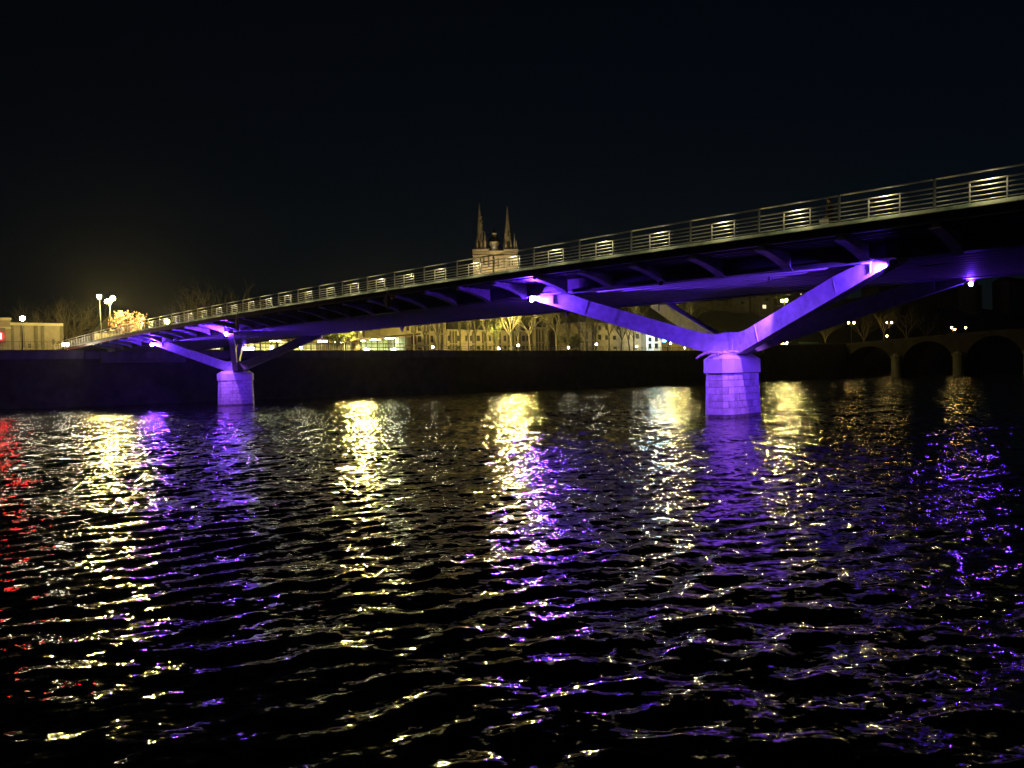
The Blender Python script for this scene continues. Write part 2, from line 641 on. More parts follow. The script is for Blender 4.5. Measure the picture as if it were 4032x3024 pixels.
pme = pm.mesh('parapet_panel', M_quaytop)
cme = cm_.mesh('coping_stone', M_quaytop)
base = Vector(qw.location)
npan = int((S1 - (-15)) / PW)
for i in range(npan):
    s = -15 + PW * (i + 0.5)
    for nm, me in (('parapet_panel', pme), ('coping_stone', cme)):
        o = link(nm, me, qw, loc=qpt(s, 0, QTOP) - base)
        o.rotation_euler = (0, 0, qang)
mb = MB()                                   # the stretch outside the picture is one run
mb.hexa([qpt(S0, 0.1, QTOP - 1.24), qpt(-15.1, 0.1, QTOP - 1.24), qpt(-15.1, 0.75, QTOP - 1.24), qpt(S0, 0.75, QTOP - 1.24),
         qpt(S0, 0.1, QTOP), qpt(-15.1, 0.1, QTOP), qpt(-15.1, 0.75, QTOP), qpt(S0, 0.75, QTOP)])
mb.build('parapet_run', M_quaytop, qw)
# ledge and wall under the bridge landing
sa, sb = qs(395, 0, 1420), qs(728, 0, 1420)
mb = MB()
zl = onq(560, 1424, -0.8).z
mb.hexa([qpt(sa, -0.8, zl - 0.1), qpt(sb, -0.8, zl - 0.1), qpt(sb, 0.3, zl - 0.1), qpt(sa, 0.3, zl - 0.1),
         qpt(sa, -0.8, zl + 0.45), qpt(sb, -0.8, zl + 0.45), qpt(sb, 0.3, zl + 0.45), qpt(sa, 0.3, zl + 0.45)])
mb.build('ledge', M_quaytop, qw)

# ================================================================== BRIDGE
br = thing('river_bridge', 'long steel bridge with cantilever ribs and lit railing crossing the river', 'bridge', bp(4, 8, 0))
KA, KB = -5, 35
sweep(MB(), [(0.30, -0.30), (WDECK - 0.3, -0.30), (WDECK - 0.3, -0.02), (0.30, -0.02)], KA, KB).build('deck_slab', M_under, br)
sweep(MB(), [(0.29, -0.019), (WDECK - 0.29, -0.019), (WDECK - 0.29, 0.03), (0.29, 0.03)], KA, KB).build('deck_paving', mat('pale_paving', (.42, .41, .38), .9), br)
sweep(MB(), [(0.0, -0.34), (0.28, -0.34), (0.28, -0.005), (0.0, -0.005)], KA, KB).build('edge_beam', M_dark, br)
sweep(MB(), [(WDECK - 0.28, -0.34), (WDECK, -0.34), (WDECK, 0.12), (WDECK - 0.28, 0.12)], KA, KB).build('edge_beam', M_under, br)
sweep(MB(), [(-0.11, 0.0), (0.22, 0.0), (0.22, 0.19), (0.03, 0.18), (-0.105, 0.03)], KA, KB).build('kerb', M_kerb, br)
# box girder: two side webs with bottom flanges, corrugated soffit between
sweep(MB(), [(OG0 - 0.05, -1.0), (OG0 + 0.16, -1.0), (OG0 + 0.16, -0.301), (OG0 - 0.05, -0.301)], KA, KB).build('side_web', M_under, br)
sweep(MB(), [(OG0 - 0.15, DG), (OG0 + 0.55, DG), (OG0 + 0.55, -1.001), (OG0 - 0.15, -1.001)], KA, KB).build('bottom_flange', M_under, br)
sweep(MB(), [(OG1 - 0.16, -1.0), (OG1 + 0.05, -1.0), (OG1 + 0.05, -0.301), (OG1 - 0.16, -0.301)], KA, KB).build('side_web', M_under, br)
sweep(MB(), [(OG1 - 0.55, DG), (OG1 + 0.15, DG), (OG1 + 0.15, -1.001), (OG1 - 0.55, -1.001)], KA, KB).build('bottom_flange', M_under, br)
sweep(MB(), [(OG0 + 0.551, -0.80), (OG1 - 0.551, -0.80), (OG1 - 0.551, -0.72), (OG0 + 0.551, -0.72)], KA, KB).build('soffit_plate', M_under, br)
nsl = 12
for i in range(nsl):
    o = OG0 + 0.95 + (OG1 - OG0 - 1.9) * i / (nsl - 1)
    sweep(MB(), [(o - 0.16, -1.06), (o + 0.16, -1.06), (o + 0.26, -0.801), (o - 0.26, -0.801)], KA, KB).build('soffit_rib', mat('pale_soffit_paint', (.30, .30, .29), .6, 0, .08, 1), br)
for i in range(5):
    o = 0.55 + 0.47 * i
    sweep(MB(), [(o - 0.09, -0.40), (o + 0.09, -0.40), (o + 0.13, -0.301), (o - 0.13, -0.301)], KA, KB).build('cantilever_rib_strip', M_under, br)

# cantilever ribs, one under every railing post
rib = MB()
Lr = OG0 - 0.06
pts = [(0.06, -0.36), (0.06, -0.50), (0.9, -0.62), (1.7, -0.80), (2.3, -0.98), (Lr - 0.16, -1.20), (Lr - 0.16, -0.42), (Lr - 0.16, -0.36)]
rib.prism(pts, -0.10, 0.10, lambda a, b, d: Vector((d, a, b)))
flange = MB()
fl = [(0.05, -0.50), (0.9, -0.62), (1.7, -0.80), (2.3, -0.98), (Lr - 0.16, -1.20)]
flange.prism([(a, b - 0.002) for a, b in fl] + [(a, b - 0.04) for a, b in reversed(fl)], -0.21, 0.21, lambda a, b, d: Vector((d, a, b)))
ribme = rib.mesh('rib', M_steel)
flme = flange.mesh('rib_flange', M_steel)
brl = Vector(br.location)
for k in range(-3, 31):
    u, n = bdir(k)
    o = link('rib', ribme, br, loc=bp(k, 0, ze(k)) - brl)
    o.rotation_euler = (0, 0, math.atan2(-u.y, -u.x))   # local x = back along bridge, y = inwards
    # local y must point inwards
    if Vector((-math.sin(o.rotation_euler[2]), math.cos(o.rotation_euler[2]), 0)).dot(n) < 0:
        o.rotation_euler = (0, 0, math.atan2(u.y, u.x))
    f2 = link('rib_flange', flme, o)

# railing panels
HB = [0.905, 0.735, 0.565, 0.40, 0.24]
LPx = LP
pm_post = MB().b(-0.035, 0.035, -0.05, 0.012, -0.10, 1.235).mesh('post', M_rail)
hr = MB()
hr.tube((0.036, -0.02, 1.22), (LPx - 0.036, -0.02, 1.22), 0.037, n=8)
pm_hand = hr.mesh('handrail', M_rail, smooth=True)
pm_bars = []
for z in HB:
    t = MB()
    t.tube((0.036, -0.02, z), (LPx - 0.036, -0.02, z), 0.025 if z < 0.9 else 0.032, n=6)
    pm_bars.append(t.mesh('bar', M_rail, smooth=True))
pm_mid = [MB().b(LPx * f - 0.022, LPx * f + 0.022, -0.045, 0.005, 0.10, 0.93).mesh('mid_post', M_rail) for f in (0.33, 0.66)]
lm = MB()
lm.b(LPx * 0.44, LPx * 0.56, -0.05, -0.015, 1.165, 1.186)
pm_lamp = lm.mesh('lamp_strip', M_black)
for k in range(-3, KB):
    a, c = bp(k, 0.07, ze(k)), bp(k + 1, 0.07, ze(k + 1))
    d = (c - a).normalized()
    e = link('railing_panel', None, br, loc=a - brl)
    y = ZA.cross(d).normalized()
    if y.dot(bdir(k)[1]) < 0:               # local y points inwards; x runs along the bridge
        x2 = d
        rot = Matrix((x2, -y, ZA)).transposed()
    else:
        rot = Matrix((d, y, ZA)).transposed()
    # mirrored frames are not rotations: swing the panel from its far end instead
    if rot.determinant() < 0:
        e.location = c - brl
        d = -d
        y = ZA.cross(d).normalized()
        rot = Matrix((d, y, d.cross(y))).transposed()
    else:
        rot = Matrix((d, y, d.cross(y))).transposed()
    e.rotation_mode = 'QUATERNION'
    e.rotation_quaternion = rot.to_quaternion()
    for nm, me in [('post', pm_post), ('handrail', pm_hand)] + [('bar', q) for q in pm_bars] + [('mid_post', q) for q in pm_mid] + [('lamp_strip', pm_lamp)]:
        link(nm, me, e)
    if k < 34:
        l = bpy.data.lights.get('railing_light')
        if not l:
            l = bpy.data.lights.new('railing_light', 'SPOT')
            l.energy, l.color, l.shadow_soft_size = 60.0, (1.0, 0.88, 0.46), 0.02
            l.spot_size, l.spot_blend = R(165), 0.6
        lo = bpy.data.objects.new('railing_light', l)
        COL.objects.link(lo)
        lo.parent = e
        lo.location = (LPx * 0.5, -0.15, 1.16)
        l = bpy.data.lights.get('railing_fill')
        if not l:
            l = bpy.data.lights.new('railing_fill', 'POINT')  # added fill light outboard of the railing, no lamp hangs here
            l.energy, l.color, l.shadow_soft_size = 6.5, (1.0, 0.86, 0.50), 0.03
        lo = bpy.data.objects.new('railing_fill', l)
        COL.objects.link(lo)
        lo.parent = e
        lo.location = (LPx * 0.5, -0.50, 0.86)


# ================================================================== PIERS
def oct_plan(hu, hv, c):
    return [(-hu, -hv + c), (-hu + c, -hv), (hu - c, -hv), (hu, -hv + c), (hu, hv - c), (hu - c, hv), (-hu + c, hv), (-hu, hv - c)]


def make_pier(kc, oc, zm, zc, label, ncourse, tips, wscale):
    u, n = bdir(kc)
    c0 = bp(kc, oc, 0)
    p = thing('bridge_pier', label, 'bridge pier', c0, 'stone piers carrying the bridge')
    P = lambda a, b, z: c0 + u * a + n * b + ZA * z
    hu, hv, ch = 0.85 * wscale, 1.80 * wscale, 0.42 * wscale
    bat = 0.030

    def ring(z, grow=0.0):
        g = (zm - z) * bat + grow
        return [P(a * (1 + g / hu), b * (1 + g / hv), z) for a, b in oct_plan(hu, hv, ch)]
    core = MB()
    lo, hi = ring(-1.5, -0.05), ring(zm - 0.01, -0.05)
    core.add(lo + hi, [tuple(range(7, -1, -1)), tuple(range(8, 16))] + [(i, (i + 1) % 8, 8 + (i + 1) % 8, 8 + i) for i in range(8)])
    core.build('core', M_joint, p)
    hcs = zm / (ncourse - 0.6)
    rr = random.Random(11)
    for j in range(-1, ncourse):
        z1 = zm - 0.012 - hcs * (ncourse - 1 - j)
        z0 = z1 - hcs + 0.022
        if j == ncourse - 1:
            z0 = max(z0, z1 - hcs * 0.98)
        A, B = ring(z0), ring(z1)
        Ai, Bi = ring(z0, -0.12), ring(z1, -0.12)
        for s in range(8):
            s2 = (s + 1) % 8
            ln = (A[s2] - A[s]).length
            m = max(1, round(ln / 0.62))
            cuts = [0.0] + [(i + (0.0 if j % 2 else 0.5)) / m for i in range(0 if j % 2 == 0 else 1, m)] + [1.0]
            cuts = sorted(set(round(x, 4) for x in cuts if 0 <= x <= 1))
            if len(cuts) > 2 and cuts[1] < 0.02:
                cuts.pop(1)
            for a, b in zip(cuts[:-1], cuts[1:]):
                g = 0.011 / ln
                a2, b2 = (a + g if a > 0 else a), (b - g if b < 1 else b)
                pr = rr.uniform(0.0, 0.014)
                nrm = (A[s2] - A[s]).cross(ZA).normalized()
                if nrm.dot((A[s] + A[s2]) / 2 - c0) < 0:
                    nrm = -nrm
                q = MB()
                L_ = lambda U, V, t: U[s] * (1 - t) + U[s2] * t
                q.hexa([L_(A, A, a2) + nrm * pr, L_(A, A, b2) + nrm * pr, L_(Ai, Ai, b2), L_(Ai, Ai, a2),
                        L_(B, B, a2) + nrm * pr, L_(B, B, b2) + nrm * pr, L_(Bi, Bi, b2), L_(Bi, Bi, a2)])
                q.build('stone_block', M_wet if z0 < 0.12 else STONES[rr.randrange(4)], p)
    # cap: overhanging, hipped
    cap = MB()
    g = 0.10
    r0 = [P(a * (1 + g / hu), b * (1 + g / hv), zm + 0.02) for a, b in oct_plan(hu, hv, ch)]
    r1 = [P(a * (1 + g / hu), b * (1 + g / hv), zm + 0.02 + (zc - zm) * 0.70) for a, b in oct_plan(hu, hv, ch)]
    r2 = [P(a * 0.72, b * 0.80, zc) for a, b in oct_plan(hu, hv, ch)]
    cap.add(r0 + r1 + r2, [tuple(range(7, -1, -1)), tuple(range(16, 24))]
            + [(i, (i + 1) % 8, 8 + (i + 1) % 8, 8 + i) for i in range(8)] + [(8 + i, 8 + (i + 1) % 8, 16 + (i + 1) % 8, 16 + i) for i in range(8)])
    co = cap.build('cap', M_cap, p)
    # four inclined legs
    hub = P(0, 0, zc)
    for (kt, ot, lit, power) in tips:
        zt = ze(kt) + DG - 0.01
        tip = bp(kt, ot, zt)
        dv = Vector((tip.x - hub.x, tip.y - hub.y, 0))
        D = dv.length
        dv.normalize()
        sd = Vector((-dv.y, dv.x, 0))
        zb = zc - 0.04
        H = zt - zb
        T = 1.06
        # outline in (distance, height): lower edge, tip, neck up to the girder, upper edge
        lowz = lambda d: zb + H * max(0, (d - 1.0)) / (D + 0.9 - 1.0)
        upz = lambda d: lowz(d) + T - 0.26 * (d / D)
        outline = [(-0.55, zb), (1.0, zb), (D + 0.9, zt - 0.16), (D + 0.9, zt)]
        dn = D - 1.5
        outline += [(dn, zt), (dn - 0.06, min(zt - 0.05, upz(dn) + 0.5)), (dn - 0.25, min(zt - 0.06, upz(dn - 0.25) + 0.16))]
        for t in (0.75, 0.5, 0.3):
            outline.append((D * t, min(zt - 0.1, upz(D * t))))
        outline += [(D * 0.16, upz(D * 0.16) + 0.02), (D * 0.09, upz(D * 0.10) + 0.10), (0.0, zb + T + 0.20), (-0.55, zb + T + 0.18)]
        lm_ = MB()
        hw = 0.28
        lm_.prism(outline, -hw, hw, lambda a, b, d: Vector((hub.x, hub.y, 0)) + dv * a + sd * d + ZA * b)
        leg = lm_.build('leg', M_steel, p)
        # welded collar rib across the leg
        cr = MB()
        for dd in (D * 0.24,):
            ce = Vector((hub.x, hub.y, 0)) + dv * dd
            sl = (dv * D + ZA * (H)).normalized()
            up = sd.cross(sl)
            if up.z < 0:
                up = -up
            cc = ce + ZA * (lowz(dd) + (upz(dd) - lowz(dd)) / 2)
            cr.box(cc, sl, sd, up, 0.05, hw * 2 + 0.06, (upz(dd) - lowz(dd)) * 0.98)
        cr.build('leg_collar', M_steel, leg)
        for fr in (0.42, 0.60, 0.76):
            dd = D * fr
            ce = Vector((hub.x, hub.y, 0)) + dv * dd + ZA * (lowz(dd) + (upz(dd) - lowz(dd)) / 2)
            wm = MB()
            wm.box(ce, sl, sd, up, 0.018, hw * 2 + 0.012, (upz(dd) - lowz(dd)) * 0.93)
            wm.build('weld_seam', M_seam, leg)
        fp = MB()                              # bolted flange plate below the neck
        dd = D - 0.55
        ce = Vector((hub.x, hub.y, 0)) + dv * dd + ZA * ((zt + lowz(dd)) / 2)
        fp.box(ce, dv, sd, ZA, 0.05, hw * 2 + 0.08, max(0.2, zt - lowz(dd) - 0.02))
        fp.build('flange_plate', M_steel, leg)
        # floodlight at the tip, shining back along the leg
        side = (-1 if sd.dot(n) > 0 else 1) * (1 if ot < 8 else -1)     # river-camera side of the leg
        far_end = ot > 8 and lit
        lp = tip + dv * (1.3 if far_end else 0.85) + sd * (0 if far_end else 1) * side * (hw + 0.16) + ZA * -0.22
        fl = link('floodlight', None, p, loc=lp - c0)
        hs = MB()
        ax = -dv
        hs.tube(lp - ax * 0.16, lp + ax * 0.06, 0.10, 0.14, n=10)
        hs.build('housing', M_black, fl)
        hs = MB()
        hs.box(lp + ax * 0.12 + ZA * 0.19 + sd * side * 0.03, dv, sd, ZA, 0.62, 0.36, 0.02)
        hs.build('added_shield', M_black, fl)  # added plate that keeps the lens light off the soffit
        hs = MB()
        hs.box(lp + sd * -side * 0.14 + ZA * 0.12, dv, sd, ZA, 0.06, 0.28, 0.05)
        hs.build('bracket', M_black, fl)
        ln_ = MB()
        ln_.ball(lp + ax * 0.10, (0.125 if far_end else 0.15 if kc < 10 else 0.165) if lit else 0.07, 10, 6)
        ln_.build('lens', (E_purple_far if far_end else E_purple) if lit else E_purple_dim, fl, smooth=True)
        s1 = lightobj('floodlight_beam', 'SPOT', lp + ax * 0.26, power, PURPLE, 0.06, fl, aim=P(0, 0, zc + 0.2) + sd * side * 0.5,
                      spot_size=R(70 if kc < 10 else 64), spot_blend=1.0)
    # small floodlight under the girder washing the pier
    for (dk, oo, pw) in ((-1.15, 5.5, 4800), (0.1, 2.2, 1300)):
        lp = bp(kc + dk, oo, ze(kc) + DG - 0.14)
        fl = link('pier_floodlight', None, p, loc=lp - c0)
        hs = MB()
        hs.tube(lp + ZA * 0.14, lp - ZA * 0.06, 0.10, 0.12, n=10)
        hs.build('housing', M_black, fl)
        lightobj('pier_beam', 'SPOT', lp - ZA * 0.12, pw, PIERLIGHT, 0.08, fl, aim=P(-.5 if dk < -1 else 0, -.6, zm * 0.62), spot_size=R(52), spot_blend=1.0)
    return p, P


near_o, far_o = 2.96 + 0.15, 14.0
pier_near, P1 = make_pier(3.84, 8.5, 2.45, 3.55, 'nearer river pier of pale stone with driftwood on its cap', 7,
                          [(6.62, near_o, True, 9000), (0.82, near_o, False, 13000), (6.4, far_o, False, 2000), (1.10, far_o, True, 900)], 1.0)
pier_far, P2 = make_pier(22.9, 8.5, 2.95, 4.1, 'farther river pier close to the quay with no driftwood', 8,
                         [(25.5, near_o, True, 7000), (19.75, near_o, True, 9000), (25.8, far_o, False, 500), (20.3, far_o, False, 500)], 1.08)
# ================================================================== FAR BANK: buildings
def Qf(a, b, d):                        # (along the quay, height, depth) -> world
    return qpt(a, d, b)


def qbox(mb, s0, s1, d0, d1, z0, z1):
    return mb.hexa([qpt(s0, d0, z0), qpt(s1, d0, z0), qpt(s1, d1, z0), qpt(s0, d1, z0), qpt(s0, d0, z1), qpt(s1, d0, z1), qpt(s1, d1, z1), qpt(s0, d1, z1)])


def zat(x, y, d):
    return onq(x, y, d).z


def facade(mb, s0, s1, z0, z1, d, th, wins):
    """front wall with real openings: wins = list of (s0, s1, z0, z1)"""
    ss = sorted(set([s0, s1] + [w[i] for w in wins for i in (0, 1)]))
    zs = sorted(set([z0, z1] + [w[i] for w in wins for i in (2, 3)]))
    for i in range(len(ss) - 1):
        j = 0
        while j < len(zs) - 1:
            cx = (ss[i] + ss[i + 1]) / 2
            inside = lambda q: any(w[0] < cx < w[1] and w[2] < (zs[q] + zs[q + 1]) / 2 < w[3] for w in wins)
            if inside(j):
                j += 1
                continue
            k = j
            while k + 1 < len(zs) - 1 and not inside(k + 1):
                k += 1
            qbox(mb, ss[i], ss[i + 1], d, d + th, zs[j], zs[k + 1])
            j = k + 1


def building(name, label, cat, x0, x1, ytop, d, depth, m, wins=(), ybase=None, group=None, roof=None, pil=(), courses=(), lit=(), trim=M_trimst, frame=M_frame):
    """box building parallel to the quay; wins are photo-pixel boxes (x0, x1, y0, y1)"""
    ym = (ytop + 1376) / 2
    s0, s1 = qs(x0, d, ym), qs(x1, d, ym)
    xm = (x0 + x1) / 2
    z1 = zat(xm, ytop, d)
    z0 = QTOP if ybase is None else zat(xm, ybase, d) - 7
    t = thing(name, label, cat, qpt((s0 + s1) / 2, d, z0), group)
    wl = []
    for w in wins:
        a, b = qs(w[0], d, (w[2] + w[3]) / 2), qs(w[1], d, (w[2] + w[3]) / 2)
        xc = (w[0] + w[1]) / 2
        zt, zb = zat(xc, w[2], d), zat(xc, w[3], d)
        wl.append((round(a, 3), round(b, 3), round(max(zb, z0 + 0.05), 3), round(zt, 3)))
    mb = MB()
    facade(mb, s0, s1, z0, z1, d, 0.3, wl)
    qbox(mb, s0 + 0.31, s1 - 0.31, d + depth - 0.3, d + depth, z0, z1)
    qbox(mb, s0, s0 + 0.3, d + 0.301, d + depth, z0, z1)
    qbox(mb, s1 - 0.3, s1, d + 0.301, d + depth, z0, z1)
    mb.build('wall', m, t)
    for i, (a, b, c, e) in enumerate(wl):
        fr = MB()
        fw = 0.07
        qbox(fr, a, a + fw, d + 0.10, d + 0.18, c, e)
        qbox(fr, b - fw, b, d + 0.10, d + 0.18, c, e)
        qbox(fr, a + fw, b - fw, d + 0.10, d + 0.18, e - fw, e)
        qbox(fr, a + fw, b - fw, d + 0.10, d + 0.18, c, c + fw)
        mid = (a + b) / 2
        qbox(fr, mid - 0.03, mid + 0.03, d + 0.11, d + 0.17, c + fw, e - fw)
        zmid = c + (e - c) * 0.62
        qbox(fr, a + fw, mid - 0.03, d + 0.115, d + 0.165, zmid - 0.025, zmid + 0.025)
        qbox(fr, mid + 0.03, b - fw, d + 0.115, d + 0.165, zmid - 0.025, zmid + 0.025)
        wo_ = fr.build('window', frame, t)
        pn = MB()
        qbox(pn, a + 0.01, b - 0.01, d + 0.19, d + 0.21, c + 0.01, e - 0.01)
        pn.build('pane', E_win if i in lit else M_pane, wo_)
        sl = MB()
        qbox(sl, a - 0.1, b + 0.1, d - 0.10, d - 0.003, c - 0.12, c - 0.01)
        sl.build('sill', trim, wo_)
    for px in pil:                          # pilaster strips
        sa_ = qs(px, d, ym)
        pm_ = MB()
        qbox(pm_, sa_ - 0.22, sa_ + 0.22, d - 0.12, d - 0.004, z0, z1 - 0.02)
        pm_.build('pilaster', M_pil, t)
    for cy in courses:
        zc_ = zat(xm, cy, d)
        cm2 = MB()
        qbox(cm2, s0 - 0.05, s1 + 0.05, d - 0.16, d - 0.006, zc_ - 0.14, zc_ + 0.14)
        cm2.build('string_course', trim, t)
    if roof:
        rh, kind = roof
        rb = MB()
        if kind == 'hip':
            e0 = [qpt(s0 - 0.4, d - 0.4, z1 + 0.003), qpt(s1 + 0.4, d - 0.4, z1 + 0.003), qpt(s1 + 0.4, d + depth + 0.4, z1 + 0.003), qpt(s0 - 0.4, d + depth + 0.4, z1 + 0.003)]
            i_ = min(depth / 2, (s1 - s0) / 2 - 0.1)
            e1 = [qpt(s0 + i_, d + depth / 2 - 0.05, z1 + rh), qpt(s1 - i_, d + depth / 2 - 0.05, z1 + rh), qpt(s1 - i_, d + depth / 2 + 0.05, z1 + rh), qpt(s0 + i_, d + depth / 2 + 0.05, z1 + rh)]
            rb.hexa(e0 + e1)
        elif kind == 'gable':               # gable end facing the river
            rb.prism([(s0 - 0.3, z1 + 0.003), (s1 + 0.3, z1 + 0.003), ((s0 + s1) / 2, z1 + rh)], d - 0.15, d + depth + 0.3, Qf)
        else:                               # flat roof with a parapet cap
            qbox(rb, s0 - 0.15, s1 + 0.15, d - 0.15, d + depth + 0.15, z1 + 0.003, z1 + rh)
        rb.build('roof', M_slate if kind != 'flat' else trim, t)
    return t, s0, s1, z1


# long low cream building behind the trees (two storeys)
up = [(1763.5, 1770.5), (1800.5, 1811.5), (1832, 1840), (1850.5, 1859), (1877, 1891), (1907, 1919), (1925, 1934), (1983, 1995), (2030, 2039), (2055, 2068), (2073, 2081.5)]
wl = [(a, b, 1321, 1343) for a, b in up] + [(a, b, 1361, 1376) for a, b in up if a not in (1832, 1907)]
building('low_stone_house', 'long low cream house with two rows of windows behind the bare trees', 'house', 1759, 2108, 1300, 22, 12, M_cream, wl,
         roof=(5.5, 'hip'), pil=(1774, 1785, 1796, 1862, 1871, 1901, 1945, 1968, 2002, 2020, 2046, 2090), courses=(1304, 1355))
building('end_pavilion', 'blank cream end block with pilasters closing the long low house', 'house', 2109.5, 2164, 1297, 21, 12, M_cream, [],
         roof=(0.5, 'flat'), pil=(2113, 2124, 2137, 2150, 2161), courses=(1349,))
for gx0, gx1, gy, lab in ((1822, 1898, 1282, 'dormer gable rising behind the long low house, left one'), (1975, 2040, 1284, 'tall gabled house with a lit attic behind the long low house')):
    lw = [(2012, 2018, 1269, 1294), (2022, 2026, 1283, 1296), (2030, 2037, 1284, 1297)] if gx0 > 1900 else [(1850, 1858, 1284, 1298)]
    building('gabled_house', lab, 'house', gx0, gx1, gy, 36, 9, M_cream2, lw, roof=(4.0, 'gable'), lit=range(3) if gx0 > 1900 else ())
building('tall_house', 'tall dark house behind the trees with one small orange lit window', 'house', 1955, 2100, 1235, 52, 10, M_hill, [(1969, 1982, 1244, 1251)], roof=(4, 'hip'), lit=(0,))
# three storey house left of it
wl = [(1645, 1660, 1323, 1347), (1695, 1707, 1321, 1348), (1645, 1660, 1280, 1303), (1696, 1708, 1283, 1303), (1600, 1612, 1281, 1302), (1646, 1662, 1368, 1376)]
building('three_storey_house', 'three storey cream corner house with tall windows right of the glass pavilion', 'house', 1597, 1757, 1235, 20, 12, M_cream, wl,
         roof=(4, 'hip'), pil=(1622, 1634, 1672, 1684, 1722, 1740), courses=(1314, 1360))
building('set_back_house', 'set back house with an orange lit wall above the pavilion roof', 'house', 1410, 1590, 1250, 36, 10, M_cream2,
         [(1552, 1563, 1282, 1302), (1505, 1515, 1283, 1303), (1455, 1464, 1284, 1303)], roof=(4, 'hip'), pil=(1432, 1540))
# cream house right of the gap
wl = [(2355, 2367, 1318, 1338), (2383, 2394, 1320, 1338), (2413, 2426, 1322, 1338), (2471, 2481, 1320, 1337), (2503, 2517, 1314, 1334), (2529, 2536, 1322, 1334),
      (2383, 2393, 1280, 1299), (2356, 2366, 1283, 1299), (2428, 2437, 1282, 1298), (2345, 2352, 1362, 1375), (2415, 2428, 1364, 1375)]
building('stone_town_house', 'cream stone town house with small windows and string courses behind the nearer leg', 'house', 2277, 2538, 1272, 16, 12, M_cream2, wl,
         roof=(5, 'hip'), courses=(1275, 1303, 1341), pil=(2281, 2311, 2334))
wl = [(2553, 2566, 1328, 1345), (2578, 2592, 1325, 1345), (2553, 2566, 1352, 1372), (2578, 2592, 1352, 1372)]
t, a, b, zz = building('white_shop', 'narrow bluish white shop front with two tall dark arched openings', 'shop', 2545, 2604, 1311, 14, 8, M_white, wl, roof=(0.4, 'flat'), trim=M_white, frame=M_black)
lightobj('shop_light', 'POINT', onq(2575, 1330, 11.0), 900, (0.5, 0.8, 1.0), 0.3, t)
building('pale_annex', 'low pale building right of the white shop, partly behind the nearer leg', 'house', 2640, 2780, 1330, 20, 8, M_cream, [(2700, 2712, 1345, 1362), (2745, 2757, 1346, 1362)], roof=(3, 'hip'))
# left end: long rendered wall buildings
building('pink_building', 'pinkish rendered building cut by the left edge of the picture', 'building', -140, 42, 1260, 16, 8, M_pink, [], roof=(0.4, 'flat'), courses=(1290,))
building('low_beige_building', 'long low beige building with pilasters behind the left lamp post', 'building', 44, 246, 1282, 18, 9, M_pink, [(110, 122, 1352, 1372), (205, 216, 1335, 1358)], roof=(0.4, 'flat'), pil=(48, 90, 143, 168, 243))
building('garden_wall_house', 'low dark roofed house between the bridge end and the pink tree', 'house', 372, 545, 1312, 20, 9, M_cream2, [(395, 405, 1345, 1365), (500, 510, 1340, 1360)], roof=(3.5, 'hip'))

# kiosk with a lit front seen under the bridge, left of the farther pier
t, a, b, zz = building('ticket_kiosk', 'small kiosk with a lit slatted window under the bridge, left of the farther pier', 'kiosk', 815, 880, 1355, 10, 3, M_dark,
                       [(826, 869, 1362, 1377)], roof=(0.25, 'flat'), lit=(0,), trim=M_dark, frame=M_dark)


bs = MB()
qbox(bs, qs(2610, 9, 1340), qs(2622, 9, 1340), 9, 9.1, zat(2616, 1346, 9), zat(2616, 1334, 9))
tag(bs.build('blue_shop_sign', emi('blue_sign', (.05, .35, 1), 45)), 'small glowing blue sign between the white shop and the pale building', 'sign')
